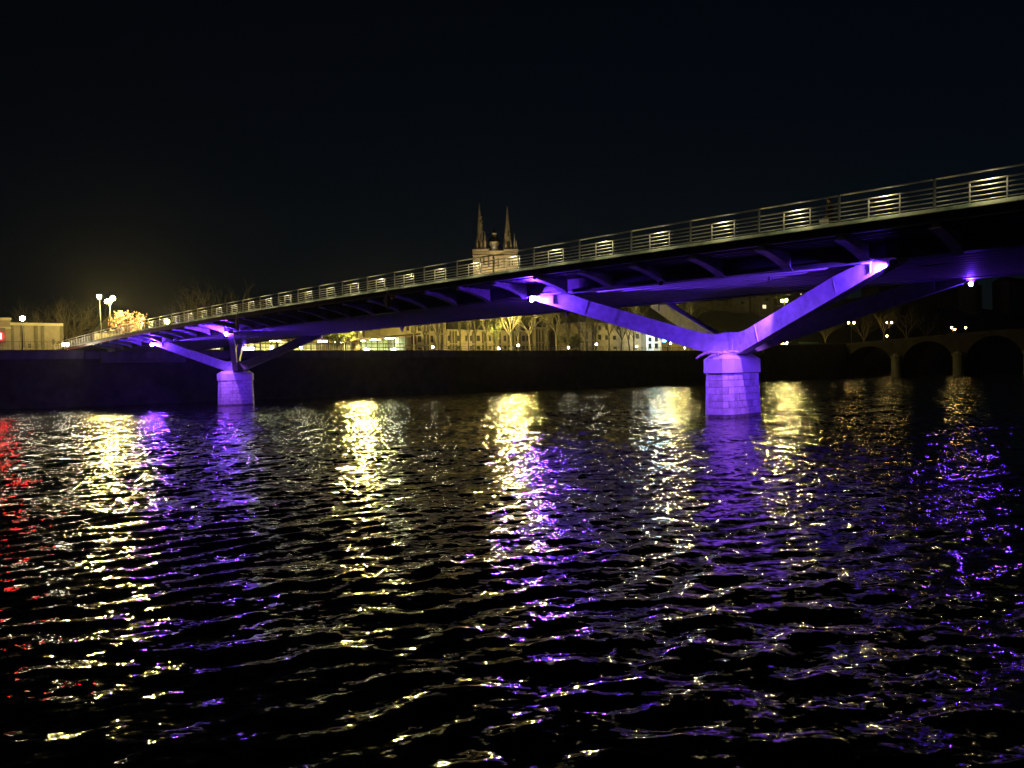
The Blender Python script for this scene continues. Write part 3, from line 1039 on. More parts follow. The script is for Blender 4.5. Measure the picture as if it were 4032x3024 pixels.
# glass pavilion: two wings with sloping roofs, lit inside
def pavilion(label, x0, x1, yl, yr, d, depth, mull, ceil, ov=1.2, wood=None):
    s0, s1 = qs(x0, d, 1350), qs(x1, d, 1350)
    zl_, zr = zat(x0, yl, d), zat(x1, yr, d)
    t = thing('glass_pavilion', label, 'pavilion', qpt((s0 + s1) / 2, d, QTOP), 'lit glass pavilion wings on the quay')
    zf = lambda s: zl_ + (zr - zl_) * (s - s0) / (s1 - s0)
    rb = MB()
    rb.prism([(s0 - ov, zf(s0 - ov)), (s1 + ov, zf(s1 + ov)), (s1 + ov, zf(s1 + ov) + 0.30), (s0 - ov, zf(s0 - ov) + 0.30)], d - 1.4, d + depth + 1, Qf)
    rb.build('roof', M_slate, t)
    so = MB()
    so.prism([(s0 - ov + .05, zf(s0 - ov) - .06), (s1 + ov - .05, zf(s1 + ov) - .06), (s1 + ov - .05, zf(s1 + ov) - .004), (s0 - ov + .05, zf(s0 - ov) - .004)], d - 1.35, d + depth, Qf)
    so.build('soffit', M_wood, t)
    bw = MB()
    bw.prism([(s0, QTOP), (s1, QTOP), (s1, zf(s1) - .1), (s0, zf(s0) - .1)], d + depth - 0.3, d + depth - 0.02, Qf)
    bw.build('back_wall', M_inside, t)
    for se in (s0, s1):
        ew = MB()
        qbox(ew, se - 0.12, se + 0.12, d + 0.05, d + depth - 0.31, QTOP, zf(se) - 0.1)
        ew.build('end_wall', M_cream, t)
    n = mull
    for i in range(n + 1):
        s = s0 + 0.14 + (s1 - s0 - 0.28) * i / n
        mm = MB()
        w = 0.13 if i % 3 == 0 else 0.05
        qbox(mm, s - w, s + w, d - 0.06, d + 0.06, QTOP, zf(s) - 0.09)
        mm.build('mullion', M_dark, t)
        if i < n:
            g = MB()
            sb_ = s0 + 0.14 + (s1 - s0 - 0.28) * (i + 1) / n
            g.add([qpt(s + .05, d, QTOP + .02), qpt(sb_ - .05, d, QTOP + .02), qpt(sb_ - .05, d, zf(sb_) - .12), qpt(s + .05, d, zf(s) - .12)], [(0, 1, 2, 3)])
            g.build('glass_panel', glass('pavilion_glass'), t)
            if wood and wood[0] <= i < wood[1]:
                for q in range(3):
                    cu = MB()
                    sc0 = s + (sb_ - s) * (0.08 + 0.31 * q)
                    qbox(cu, sc0, sc0 + (sb_ - s) * 0.24, d + 0.5, d + 0.6, QTOP, QTOP + 2.1)
                    cu.build('curtain_strip', M_wood, t)
    zt_ = min(zl_, zr)
    for hz in (0.42, 0.72):
        tr = MB()
        z = QTOP + (zt_ - QTOP) * hz
        qbox(tr, s0 + .14, s1 - .14, d - 0.05, d - 0.0605 + 0.03, z - 0.05, z + 0.05)
        tr.build('transom', M_dark, t)
    nc = max(3, int((s1 - s0) / 2.6))
    for i in range(nc):
        s = s0 + (s1 - s0) * (i + 0.5) / nc
        cl = MB()
        qbox(cl, s - 0.8, s + 0.8, d + depth * 0.35, d + depth * 0.35 + 1.3, zf(s) - 0.20, zf(s) - 0.14)
        cl.build('ceiling_lamp', ceil, t)
    return t


pavilion('left wing of the glass pavilion with timber soffit, under the bridge', 955, 1135, 1330, 1337, 15, 7, 8, E_ceil)
pavilion('middle wing of the glass pavilion behind the willow tree with orange curtains', 1150, 1385, 1325, 1344, 14, 8, 10, E_ceil, wood=(4, 9))
pavilion('right wing of the glass pavilion with greenish glazing and a long overhanging roof', 1415, 1598, 1338, 1323, 12, 8, 8, E_ceilg, ov=2.5)

# white glowing sign letters on the quay railing (only partly legible in the picture)
sg = thing('illuminated_sign', 'overexposed white illuminated letters beside the farther pier', 'sign', onq(976, 1378, 2.5))
sa, sb = qs(950, 2.5, 1372), qs(1001, 2.5, 1372)
z0, z1 = zat(976, 1382, 2.5), zat(976, 1361, 2.5)
bk = MB()
qbox(bk, sa - .1, sb + .1, 2.62, 2.7, z0, z1 - 0.1)
bk.build('back_board', M_white, sg)
fc = bpy.data.curves.new('letters', 'FONT')
fc.body, fc.extrude, fc.offset, fc.size = 'nook', 0.04, 0.06, 1.0
fc.align_x = 'CENTER'
fo = bpy.data.objects.new('letters', fc)
COL.objects.link(fo)
fo.parent = sg
fo.location = qpt((sa + sb) / 2, 2.5, z0 + 0.05) - Vector(sg.location)
fo.rotation_euler = (R(90), 0, qang)
fo.scale = ((sb - sa) / 2.25, (z1 - z0) * 1.25, 1)
fc.materials.append(E_sign)
bpy.context.view_layer.update()
fme = bpy.data.meshes.new_from_object(fo.evaluated_get(bpy.context.evaluated_depsgraph_get()))
fm = link('letters', fme, sg, loc=fo.location)
fm.rotation_euler, fm.scale = fo.rotation_euler, fo.scale
bpy.data.objects.remove(fo)
fm.name = 'letters'
ss_ = thing('light_box', 'small white light box with a dark emblem right of the illuminated letters', 'sign', onq(1071, 1378, 3))
sa, sb = qs(1065, 3, 1372), qs(1078, 3, 1372)
z0, z1 = zat(1071, 1381, 3), zat(1071, 1361, 3)
bx_ = MB(); qbox(bx_, sa, sb, 3.05, 3.2, z0, z1); bx_.build('box', E_sign, ss_)
bx_ = MB()
for q in range(2):
    qbox(bx_, sa + .3, sa + .42, 3.02, 3.045, z0 + .25 + .3 * q, z0 + .42 + .3 * q)
bx_.build('emblem', M_black, ss_)


# ================================================================== FAR BANK: railings
def quay_railing(label, xa, xb, zt, npost, d=0.5, bars=(0.5,), bal=None):
    s0, s1 = qs(xa, d), qs(xb, d)
    t = thing('quay_railing', label, 'railing', qpt((s0 + s1) / 2, d, QTOP))
    h = MB()
    h.tube(qpt(s0, d, QTOP + zt), qpt(s1, d, QTOP + zt), 0.045, n=6)
    h.build('handrail', M_black, t)
    for b_ in bars:
        h = MB()
        h.tube(qpt(s0, d, QTOP + zt * b_), qpt(s1, d, QTOP + zt * b_), 0.03, n=5)
        h.build('rail', M_black, t)
    for i in range(npost + 1):
        s = s0 + (s1 - s0) * i / npost
        p_ = MB()
        qbox(p_, s - .025, s + .025, d - .025, d + .025, QTOP - 0.02, QTOP + zt - 0.03)
        p_.build('post', M_black, t)
    if bal:
        p_ = MB()
        for i in range(bal):
            s = s0 + (s1 - s0) * (i + .5) / bal
            p_.tube(qpt(s, d, QTOP + 0.05), qpt(s, d, QTOP + zt - 0.03), 0.014, n=4)
        p_.build('baluster', M_black, t, kind='stuff')


quay_railing('dark two bar railing on the quay left of the bridge landing', -60, 250, 1.12, 14)
quay_railing('railing with close balusters in front of the glass pavilion', 945, 1590, 1.12, 24, bal=150)
quay_railing('thin railing with one middle bar in front of the bare trees', 1592, 2760, 0.8, 40)


# ================================================================== FAR BANK: lamps
def street_lamp(label, heads, bx, d, r=0.36, e=None, pole_r=0.09, arms=True, zb=None, group=None, cat='street lamp', name='street_lamp'):
    """heads: photo pixels of the globes; bx: photo x of the pole foot"""
    e = e or E_warm
    foot = onq(bx, 1376, d)
    foot.z = QTOP if zb is None else zb
    t = thing(name, label, cat, foot, group)
    hp = [onq(x, y, d) for x, y in heads]
    top = max(p.z for p in hp)
    low = min(p.z for p in hp)
    cx_ = sum((p.x for p in hp)) / len(hp)
    cy_ = sum((p.y for p in hp)) / len(hp)
    pt_ = Vector((cx_, cy_, low - r * 1.5))
    m_ = MB()
    m_.tube(foot, foot.lerp(pt_, 0.12), pole_r * 1.8, pole_r * 1.5, 8)
    m_.tube(foot.lerp(pt_, 0.12), pt_, pole_r, pole_r * 0.7, 8)
    m_.build('pole', M_black, t, smooth=True)
    for p in hp:
        if len(hp) > 1:
            a_ = MB()
            a_.tube(pt_ - ZA * 0.3, p - ZA * r * 1.2, 0.05, 0.04, 6)
            a_.build('arm', M_black, t)
        c_ = MB()
        c_.lathe([(r * 0.45, -r * 1.35), (r * 0.6, -r * 1.0)], p, 8)
        c_.build('collar', M_black, t)
        g_ = MB()
        g_.ball(p, r, 10, 7)
        g_.build('globe', e, t, smooth=True)
    return t


street_lamp('street lamp with a single oval globe at the far left, by the beige building', [(88, 1254)], 90, 3, 0.30, E_white)
street_lamp('tall thin lamp with one small globe, left of the brightest double lamp', [(391, 1168)], 402, 9, 0.30, E_white)
street_lamp('brightest tall lamp with two big globes behind the left end of the bridge', [(422, 1187), (444, 1175)], 432, 7, 0.30)
street_lamp('lamp with one globe seen behind the bridge railing, above the farther pier', [(658, 1266)], 656, 8, 0.30)
street_lamp('tall quay lamp whose head is hidden behind the deck, left post by the pavilion', [(1406, 1279), (1434, 1273)], 1424, 5, 0.30)
street_lamp('tall quay lamp hidden behind the deck, in front of the long low house', [(2002, 1222), (2030, 1216)], 2018, 5, 0.30)
street_lamp('bright double globe lamp just under the soffit, right of the white shop', [(2631, 1199), (2646, 1187)], 2629, 5, 0.30, E_warm_r)
street_lamp('bright double globe lamp right of the houses, above the right leg', [(3080, 1184), (3096, 1182)], 3092, 5, 0.30, E_warm_r)
tw = 'twin headed amber lamps on the right bank'
street_lamp('twin headed amber lamp just right of the dark leg', [(3341, 1271), (3362, 1271)], 3353, 6, 0.30, E_amber, group=tw)
street_lamp('twin headed amber lamp next to the lit trunk', [(3493, 1270), (3511, 1270)], 3503, 6, 0.30, E_amber, group=tw)
street_lamp('short single lamp at the foot of the lit trunk on the right', [(3492, 1323)], 3494, 4, 0.26, E_amber)
# small globe lamps along the quay path
low = [((1705, 1366), 'left of the slanted pale trunk', 5), ((1963.6, 1372), 'lower one below the slim yellowish tree', 3), ((2041, 1360), 'higher one beside the tall dark pole', 6),
       ((2238, 1369), 'in front of the bushes', 4), ((2348, 1355), 'in front of the stone town house', 7), ((2507, 1365), 'left of the white shop', 4),
       ((2641, 1351), 'right of the white shop', 7), ((2696, 1369), 'smallest one near the foot of the left leg', 3), ((1184, 1368), 'in front of the orange curtains', 3)]
for (x, y), lab, d in low:
    street_lamp('small white globe lamp on the quay, ' + lab, [(x, y)], x, d, 0.20 if x not in (2696,) else 0.12, E_white, 0.04, group='small globe lamps along the quay', cat='globe lamp', name='globe_lamp')
for x, lab in ((251, 'left'), (265, 'right')):
    street_lamp('%s one of two small white lamps at the bridge landing' % lab, [(x, 1356)], x, 0.6, 0.2, E_white, 0.05, cat='bollard lamp', name='bollard_lamp', group='pair of lamps at the bridge landing')
for x, lab in ((1444, 'left'), (1549, 'right')):
    p = onq(x, 1376.5, 1.2)
    t = thing('ground_spotlight', '%s ground spotlight on the quay edge before the right pavilion wing' % lab, 'spotlight', p, 'ground spotlights before the pavilion')
    m_ = MB(); m_.lathe([(0.16, -0.25), (0.2, 0.0)], p, 10); m_.build('housing', M_black, t)
    for q in (-1, 0, 1):
        m_ = MB(); m_.ball(p + QU * 0.35 * q + ZA * 0.08, 0.13, 8, 6); m_.build('lens', E_white, t, smooth=True)
# red light at the left edge
p = onq(4, 1322, 12)
t = thing('red_neon_sign', 'red glowing sign on the pink building at the left edge', 'sign', p)
m_ = MB(); qbox(m_, qs(-40, 15.7, 1322), qs(22, 15.7, 1322), 15.72, 15.9, zat(-4, 1352, 15.7), zat(-4, 1290, 15.7)); m_.build('back_board', M_dark, t)  # board made oversize to keep the red light off the wall
m_ = MB(); qbox(m_, qs(-13, 15.5, 1322), qs(6, 15.5, 1322), 15.5, 15.66, zat(-4, 1334, 15.5), zat(-4, 1312, 15.5)); m_.build('glowing_face', emi('red_neon', (1, .015, .02), 170), t)
# ================================================================== TREES
def grow(seed, h, spread, limbs=5, depth=4, trunk_f=0.35, r0=None, up=0.5, crooked=0.12):
    """bare tree as (trunk MB, crown MB): recursive tapered limbs"""
    r = random.Random(seed)
    tr, cr = MB(), MB()
    r0 = r0 or h * 0.017

    def jit(v, a):
        return (v + Vector((r.uniform(-a, a), r.uniform(-a, a), r.uniform(-a, a)))).normalized()
    p, d = Vector((0, 0, 0)), Vector((r.uniform(-.06, .06), r.uniform(-.06, .06), 1)).normalized()
    n = 4
    for i in range(n):
        q = p + d * (h * trunk_f / n)
        tr.tube(p, q, r0 * (1.25 if i == 0 else 1.05 - 0.1 * i), r0 * (1 - 0.1 * i), 7, caps=False)
        p, d = q, jit(d, 0.05)

    def limb(p, d, ln, rad, dep):
        segs = 3 if dep > 1 else 2
        n_ = 5 if dep > 2 else (4 if dep > 1 else 3)
        for i in range(segs):
            d = jit(d, crooked)
            d = (d + ZA * 0.06 * up).normalized()
            q = p + d * (ln / segs)
            cr.tube(p, q, rad, rad * 0.82, n_, caps=False)
            rad *= 0.82
            p = q
            if dep > 0 and i < segs - 1:
                a = jit(d, 0.75)
                limb(p, (a * 0.8 + d * 0.5).normalized(), ln * r.uniform(.45, .65), rad * 0.6, dep - 1)
        if dep > 0:
            for j in range(2 if dep > 1 else 3):
                limb(p, jit(d, 0.55), ln * r.uniform(.5, .75), rad * 0.75, dep - 1)
    for i in range(limbs):
        a = 2 * math.pi * (i + r.uniform(-.3, .3)) / limbs
        d2 = Vector((math.cos(a) * spread, math.sin(a) * spread, 1 + r.uniform(-.2, .3))).normalized()
        limb(p - ZA * r.uniform(0, h * trunk_f * 0.25), d2, h * (1 - trunk_f) * 0.42, r0 * 0.62, depth - 1)
    return tr, cr


def leaves(cr_pts, n, size, seed, jitter):
    r = random.Random(seed)
    m_ = MB()
    for i in range(n):
        c = r.choice(cr_pts) + Vector((r.gauss(0, jitter), r.gauss(0, jitter), r.gauss(0, jitter)))
        a = Vector((r.uniform(-1, 1), r.uniform(-1, 1), r.uniform(-1, 1))).normalized()
        b_ = a.orthogonal().normalized()
        s = size * r.uniform(.5, 1.3)
        m_.add([c - a * s, c + b_ * s * .5, c + a * s, c - b_ * s * .5], [(0, 1, 2, 3)])
    return m_


PLANES = []
for i, (h, sp, lb, tf) in enumerate([(12, .34, 4, .30), (13, .45, 5, .36), (11, .30, 4, .24), (14, .55, 5, .30), (12, .75, 6, .40)]):
    a, b = grow(20 + i, h, sp, lb, 5, tf, up=0.7 if i != 4 else 0.1, crooked=0.16)
    PLANES.append((a.mesh('trunk', M_bark, smooth=True), b.mesh('crown', M_bark, smooth=True), h))
DARKT = []
for i, (h, sp) in enumerate([(13, .8), (11, .9)]):
    a, b = grow(50 + i, h, sp, 8, 5, .16, up=0.3, crooked=0.2)
    DARKT.append((a.mesh('trunk', M_bark2, smooth=True), b.mesh('crown', M_bark2, smooth=True), h))


def tree(kind, label, x, d, ytop=None, scale=1.0, rot=0.0, group=None, name='bare_tree', z=None, y=1376):
    tm, cm, h = kind
    f = onq(x, y, d)
    if z is None:
        z = QTOP - 0.05
    if ytop is not None:
        scale = max(0.2, (onq(x, ytop, d).z - z) / h)
    t = thing(name, label, 'tree', (f.x, f.y, z), group)
    t.scale = (scale,) * 3
    t.rotation_euler = (0, 0, rot)
    link('trunk', tm, t)
    link('crown', cm, t)
    return t


g = 'bare trees along the far quay'
row = [(1631, 9, 1170, 2, 'slanted dark tree at the right end of the pavilion roof'), (1680, 10, 1180, 0, 'bare tree over the three storey house'),
       (1722, 8, 1150, 3, 'pale trunked bare tree left of the long low house'), (1812, 9, 1175, 0, 'upright bare tree at the left window of the long low house'),
       (1846, 11, 1165, 2, 'bare tree with clustered upright limbs by the dormer gable'), (1873, 12, 1170, 1, 'bare tree right of the dormer gable'),
       (1916, 10, 1160, 0, 'slim bare tree left of the yellowish tree'), (2014, 9, 1140, 3, 'bare tree just left of the tall dark pole'),
       (2040, 13, 1160, 2, 'bare tree behind the tall dark pole'), (2088, 9, 1185, 4, 'pollarded bare tree with knotted orange lit twigs'),
       (2150, 12, 1190, 1, 'bare tree before the blank end block'), (2192, 8, 1160, 1, 'wide forked bare tree in the dark gap'),
       (2238, 11, 1160, 2, 'bare tree over the bushes'), (2302, 9, 1180, 3, 'bare tree at the left edge of the stone town house'),
       (2346, 12, 1190, 0, 'bare tree before the left windows of the stone town house'), (2398, 8, 1185, 1, 'thick forked tree before the middle of the stone town house'),
       (2446, 9, 1195, 3, 'tree leaning left of the last pair of windows'), (2479, 10, 1190, 0, 'tree before the right windows of the stone town house'),
       (2497, 13, 1185, 2, 'thin tree at the right edge of the stone town house')]
for i, (x, d, yt, kd, lab) in enumerate(row):
    tree(PLANES[kd], lab, x, d, yt, rot=i * 2.3, group=g)
gl = 'dark bare trees at the left'
for i, (x, d, yt, kd, lab) in enumerate([(190, 34, 1165, 0, 'dark broad bare tree over the beige building'), (262, 30, 1150, 1, 'dark bare tree left of the tall lamps'),
                                         (330, 36, 1165, 0, 'dark bare tree between the beige building and the tall lamps'), (135, 30, 1200, 1, 'small bare tree nearest the left lamp post'),
                                         (860, 46, 1085, 0, 'big dark tree rising behind the bridge railing'), (920, 44, 1105, 1, 'dark tree right of the big one behind the bridge railing'),
                                         (800, 42, 1135, 1, 'dark tree left of the big one behind the bridge railing')]):
    tree(DARKT[kd], lab, x, d, yt, rot=i * 1.7, group=gl)
for i, (x, d, yt, kd, lab) in enumerate([(2720, 14, 1140, 0, 'broad tree lit by the double globe lamp under the soffit'), (3255, 8, 1230, 1, 'tree with a pale yellowish trunk left of the twin lamps'),
                                         (3479, 7, 1180, 0, 'tree with a brightly lit trunk between the twin lamps'), (3568, 9, 1190, 1, 'dim tree right of the twin lamps'),
                                         (3652, 10, 1200, 0, 'dim tree at the start of the stone bridge'), (3400, 16, 1200, 1, 'dim tree behind the twin lamps')]):
    tree(PLANES[(2, 0, 1, 3, 0, 3)[i]], lab, x, d, yt, rot=i * 2.1, group='dim trees on the right bank')


def leafy(label, x, d, ytop, x0, x1, mt, lm_, n, size, seed, limbs=7, spread=.8, name='leafy_tree', tf=.15, up=.6):
    f = onq(x, 1376, d)
    z1 = onq(x, ytop, d).z
    h = z1 - QTOP
    wdt = (onq(x1, 1340, d) - onq(x0, 1340, d)).length
    a, b = grow(seed, h, spread, limbs, 3, tf, up=up)
    xs_ = max(abs(v.x) for v in b.v)
    zs_ = max(v.z for v in b.v)
    pts = [Vector((v.x * wdt / 2 / xs_, v.y * wdt / 2 / xs_, v.z * h / zs_)) for v in b.v]
    b.v = pts
    t = thing(name, label, 'tree', (f.x, f.y, QTOP - .03))
    t.rotation_euler = (0, 0, qang)
    link('trunk', a.mesh('trunk', mt, smooth=True), t)
    link('crown', b.mesh('crown', mt, smooth=True), t)
    if n:
        top = [p for p in pts if p.z > h * .25]
        link('foliage', leaves(top, n, size, seed, size * 1.2).mesh('foliage', lm_), t)
    return t


leafy('rounded tree with pink and orange lit blossom behind the bridge railing', 508, 11, 1222, 425, 575, M_bark, M_leafp, 1000, .24, 61, 8, .9)
p = onq(500, 1376, 8.0)
lightobj('tree_uplight', 'SPOT', (p.x, p.y, QTOP + .3), 450, (1, .62, .25), .15, None, aim=onq(508, 1285, 11), spot_size=R(110), spot_blend=.6)
leafy('yellow green willow with many upright stems before the middle pavilion wing', 1322, 8, 1255, 1240, 1425, M_bark, M_leafy, 2600, .18, 62, 9, .75, up=1.2)
leafy('slim young tree with yellowish leaves before the long low house', 1950, 8, 1270, 1925, 1985, M_bark, M_leafy, 900, .14, 63, 5, .5)
leafy('low green bushes left of the stone town house', 2255, 12, 1310, 2215, 2300, M_bark2, M_leafy, 2000, .16, 64, 8, 1.2, name='bush')
leafy('small spiky yellow green shrub just above the meeting of the legs', 2840, 10, 1285, 2815, 2860, M_bark2, M_leafy, 500, .2, 65, 7, .9, name='shrub')

# ================================================================== CATHEDRAL
YC = 520.0


def cp(x, y, dy=0.0):
    p = wp(x, y, YC)
    return Vector((p.x, p.y + dy, p.z))


ca = thing('cathedral', 'floodlit stone cathedral with two spires and a domed middle tower on the hill', 'cathedral', cp(1950, 1120))
gz = cp(1950, 1125).z - 12


def cbox(mb, x0, x1, y0, y1, d0, d1, zb=None):
    a, b = cp(x0, y0), cp(x1, y0)
    lo = cp((x0 + x1) / 2, y1).z if zb is None else zb
    return mb.b(a.x, b.x, YC + d0, YC + d1, lo, cp((x0 + x1) / 2, y0).z)


def clathe(mb, xc, prof, dy, n=8):
    """prof: (half width px, y px) from the bottom up"""
    c = cp(xc, prof[0][1])
    s = YC / F
    return mb.lathe([(w * s, cp(xc, y).z - c.z) for w, y in prof], (c.x, YC + dy, c.z), n)


m_ = MB()
cbox(m_, 1861, 1923, 984, 0, 0, 11, gz)
m_.build('tower', M_cath, ca)
m_ = MB()
cbox(m_, 1985, 2038, 984, 0, 0, 11, gz)
m_.build('tower', M_cath, ca)
m_ = MB()
cbox(m_, 1923.3, 1984.7, 990, 0, 1.0, 9, gz)
m_.build('facade', M_cath, ca)
for x0, x1, y0, y1 in ((1859, 1925, 981, 985), (1983, 2040, 981, 985), (1925.5, 1982.5, 987, 990.5), (1859.5, 1924, 1004, 1007), (1984, 2039, 1004, 1007), (1924.5, 1984, 1012, 1014)):
    m_ = MB()
    cbox(m_, x0, x1, y0, y1, -0.5, -0.01 if y0 > 990 else 11.3)
    m_.build('cornice', M_cath, ca)
for i in range(4):                                    # blind arches under the cornice
    for x0 in (1880, 1990):
        m_ = MB()
        x = x0 + 11 * i
        cbox(m_, x, x + 6, 993, 1002, -0.35, -0.012)
        m_.build('arch', M_cath, ca)
for x0, x1, y0, y1 in ((1890, 1894, 1017, 1040), (1903, 1907, 1017, 1040), (1943.5, 1947.5, 1016, 1052), (1960, 1964, 1016, 1052), (2003, 2006.5, 1020, 1050), (2015.5, 2019, 1020, 1050), (1921, 1924.5, 1008, 1052), (1982.8, 1985.5, 1012, 1056)):
    m_ = MB()
    dd = 0.0 if (x0 < 1930 or x0 > 1986) else 1.0
    cbox(m_, x0 - 1, x1 + 1, y0 - 1.5, y1 + 1, dd - 0.45, dd - 0.30)
    o = m_.build('lancet_window', M_cath, ca)
    m_ = MB()
    cbox(m_, x0, x1, y0, y1, dd - 0.50, dd - 0.452)
    m_.build('pane', M_pane, o)
# spires with octagonal drums and pinnacles
m_ = MB()
clathe(m_, 1890, [(17, 981), (16, 958), (15, 940), (13, 938), (11.5, 905), (9.5, 880), (8.5, 866), (7.5, 850), (6.6, 848), (3.4, 815), (1.0, 793)], 5.5)
m_.build('spire', M_cath, ca)
m_ = MB()
clathe(m_, 2001, [(17, 981), (16, 955), (14.5, 930), (13, 912), (11.8, 910), (6.4, 860), (0.9, 805)], 5.5)
m_.build('spire', M_cath, ca)
for xc, yb, yt, w in ((1879, 981, 932, 4.2), (1910, 981, 908, 4.6), (1868, 981, 938, 3.5), (1895, 981, 930, 3.6), (1993, 981, 938, 4.2), (2027, 981, 915, 4.6), (2012, 981, 936, 3.6), (1983, 981, 925, 3.4), (2034, 981, 940, 3.2)):
    m_ = MB()
    h_ = yb - yt
    clathe(m_, xc, [(w, yb), (w * .95, yb - h_ * .42), (w * 1.1, yb - h_ * .44), (w * .75, yb - h_ * .5), (0.2, yt)], 0.9 if xc not in (1868, 1983) else 9.5, 6)
    m_.build('pinnacle', M_cath, ca)
for y0, w in ((905, 12.0), (880, 10), (866, 9.2), (848, 8.0)):
    m_ = MB()
    clathe(m_, 1890, [(w - 1, y0 + 1.5), (w, y0), (w - 1, y0 - 2)], 5.5)
    m_.build('spire_band', M_cath, ca)
for xc, yy in ((1897, 946), (1891, 870), (2012, 950), (2001, 925)):
    m_ = MB()
    cbox(m_, xc - 2, xc + 2, yy - 5, yy + 4, 0.9, 2.2)
    o = m_.build('louvre_opening', M_pane, ca)
# middle tower: gable, drum, dark dome, lantern, cross
m_ = MB()
clathe(m_, 1945, [(16, 982), (16.5, 965), (23, 956), (25, 951), (25, 948), (23, 947)], 6.5, 10)
m_.build('drum', M_cath, ca)
m_ = MB()
clathe(m_, 1945, [(23, 946.6), (19, 936), (13, 930), (11, 929)], 6.5, 12)
m_.build('dome', M_slate, ca)
m_ = MB()
clathe(m_, 1945, [(8, 929), (9, 918), (11, 915), (11, 912), (9, 911)], 6.5, 8)
m_.build('lantern', M_cath, ca)
m_ = MB()
clathe(m_, 1944, [(9, 910.7), (6, 904), (1.5, 899), (0.6, 890), (0.3, 885)], 6.5, 8)
m_.build('lantern_cap', M_slate, ca)
m_ = MB()
cbox(m_, 1948, 1961, 979, 991, 0.2, 1.4)
m_.build('niche', M_cath, ca)
m_ = MB()
m_.prism([(1924, 990), (1984, 990), (1975, 975), (1933, 975)], 3.0, 9.0, lambda a, b, d: Vector((cp(a, b).x, YC + d, cp(a, b).z)))
m_.build('nave_roof', M_slate, ca)
for xc in (1900, 1960, 2020):
    q = cp(xc, 1125)
    l_ = lightobj('floodlight', 'SPOT', (q.x, q.y - 16, q.z - 2.0), 24000, (1, .74, .34), .4, ca, aim=(q.x, q.y, cp(xc, 1030).z), spot_size=R(75), spot_blend=.9)
q = cp(1945, 985)
lightobj('drum_floodlight', 'POINT', (q.x, q.y + 1.5, q.z + 1.5), 220, (1, .83, .50), .2, ca)

# ================================================================== RIGHT BANK: stone road bridge, houses on the slope, hoarding, car
sb_dir = (QN * -1.0)
sb0 = qpt(qs(3330, 0, 1400), 0, 0)
sbt = thing('stone_road_bridge', 'dark old stone arch bridge running off to the right', 'bridge', sb0)


def sbp(t, o, z):                       # t along the bridge from the far quay towards the near bank
    return sb0 + sb_dir * t + QU * o + ZA * z


def sb_t(x, y=1430):
    r = ray(x, y)
    det = r.x * sb_dir.y - r.y * sb_dir.x
    return (sb0.x * r.y - sb0.y * r.x) / det if abs(det) > 1e-9 else 0


def sbz(x, y, o=0.0):
    t = sb_t(x, y)
    P_ = sbp(t, 0, 0)
    r = ray(x, y)
    return CAMZ + r.z * (P_.y / r.y)


tp = [sb_t(3533), sb_t(3778), sb_t(4060)]
ztop = [sbz(3340, 1352), sbz(3780, 1312)]
dt = tp[1] - tp[0]
piers_t = [tp[0] - dt * .0, tp[1], tp[1] + dt, tp[1] + 2 * dt, tp[1] + 3 * dt]
zdeck = lambda t: ztop[0] + (ztop[1] - ztop[0]) * min(1.3, max(-.2, t / max(1e-3, tp[1])))
hw = dt * 0.075
edges = [0.0] + piers_t
zsp = sbz(3778, 1395)
for i in range(len(edges) - 1):
    a = edges[i] + (hw if i else 0)
    b = edges[i + 1] - hw
    n = 12
    poly = []
    for j in range(n + 1):
        q = j / n
        ang = math.pi * (1 - q)
        poly.append(((a + b) / 2 + (b - a) / 2 * math.cos(ang), zsp * .5 + (zdeck((a + b) / 2) - 1.3 - zsp * .5) * math.sin(ang)))
    top = [(b, zdeck(b) - .9), (a, zdeck(a) - .9)]
    m_ = MB()
    for j in range(n):                   # spandrel slices between the arch and the roadway
        x0, z0_ = poly[j]
        x1, z1_ = poly[j + 1]
        m_.hexa([sbp(x0, 0, z0_), sbp(x1, 0, z1_), sbp(x1, 9, z1_), sbp(x0, 9, z0_), sbp(x0, 0, zdeck(x0) - .9), sbp(x1, 0, zdeck(x1) - .9), sbp(x1, 9, zdeck(x1) - .9), sbp(x0, 9, zdeck(x0) - .9)])
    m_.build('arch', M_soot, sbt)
for t_ in piers_t:
    m_ = MB()
    m_.hexa([sbp(t_ - hw, 0.05, -2), sbp(t_ + hw, 0.05, -2), sbp(t_ + hw, 8.95, -2), sbp(t_ - hw, 8.95, -2),
             sbp(t_ - hw, 0.05, zdeck(t_) - .91), sbp(t_ + hw, 0.05, zdeck(t_) - .91), sbp(t_ + hw, 8.95, zdeck(t_) - .91), sbp(t_ - hw, 8.95, zdeck(t_) - .91)])
    m_.build('pier', M_soot, sbt)
    m_ = MB()
    m_.lathe([(hw * 1.05, -2), (hw * 1.0, zsp - .3), (hw * 1.25, zsp - .25), (hw * 1.25, zsp + .1), (hw * .9, zsp + .35), (hw * .2, zsp + .9)], sbp(t_, -hw * .55, 0), 12)
    m_.build('cutwater', M_quay, sbt)
m_ = MB()
for j in range(12):
    a, b = edges[-1] * j / 12, edges[-1] * (j + 1) / 12
    m_.hexa([sbp(a, -.25, zdeck(a) - .895), sbp(b, -.25, zdeck(b) - .895), sbp(b, .35, zdeck(b) - .895), sbp(a, .35, zdeck(a) - .895),
             sbp(a, -.25, zdeck(a)), sbp(b, -.25, zdeck(b)), sbp(b, .35, zdeck(b)), sbp(a, .35, zdeck(a))])
m_.build('parapet', M_soot, sbt)
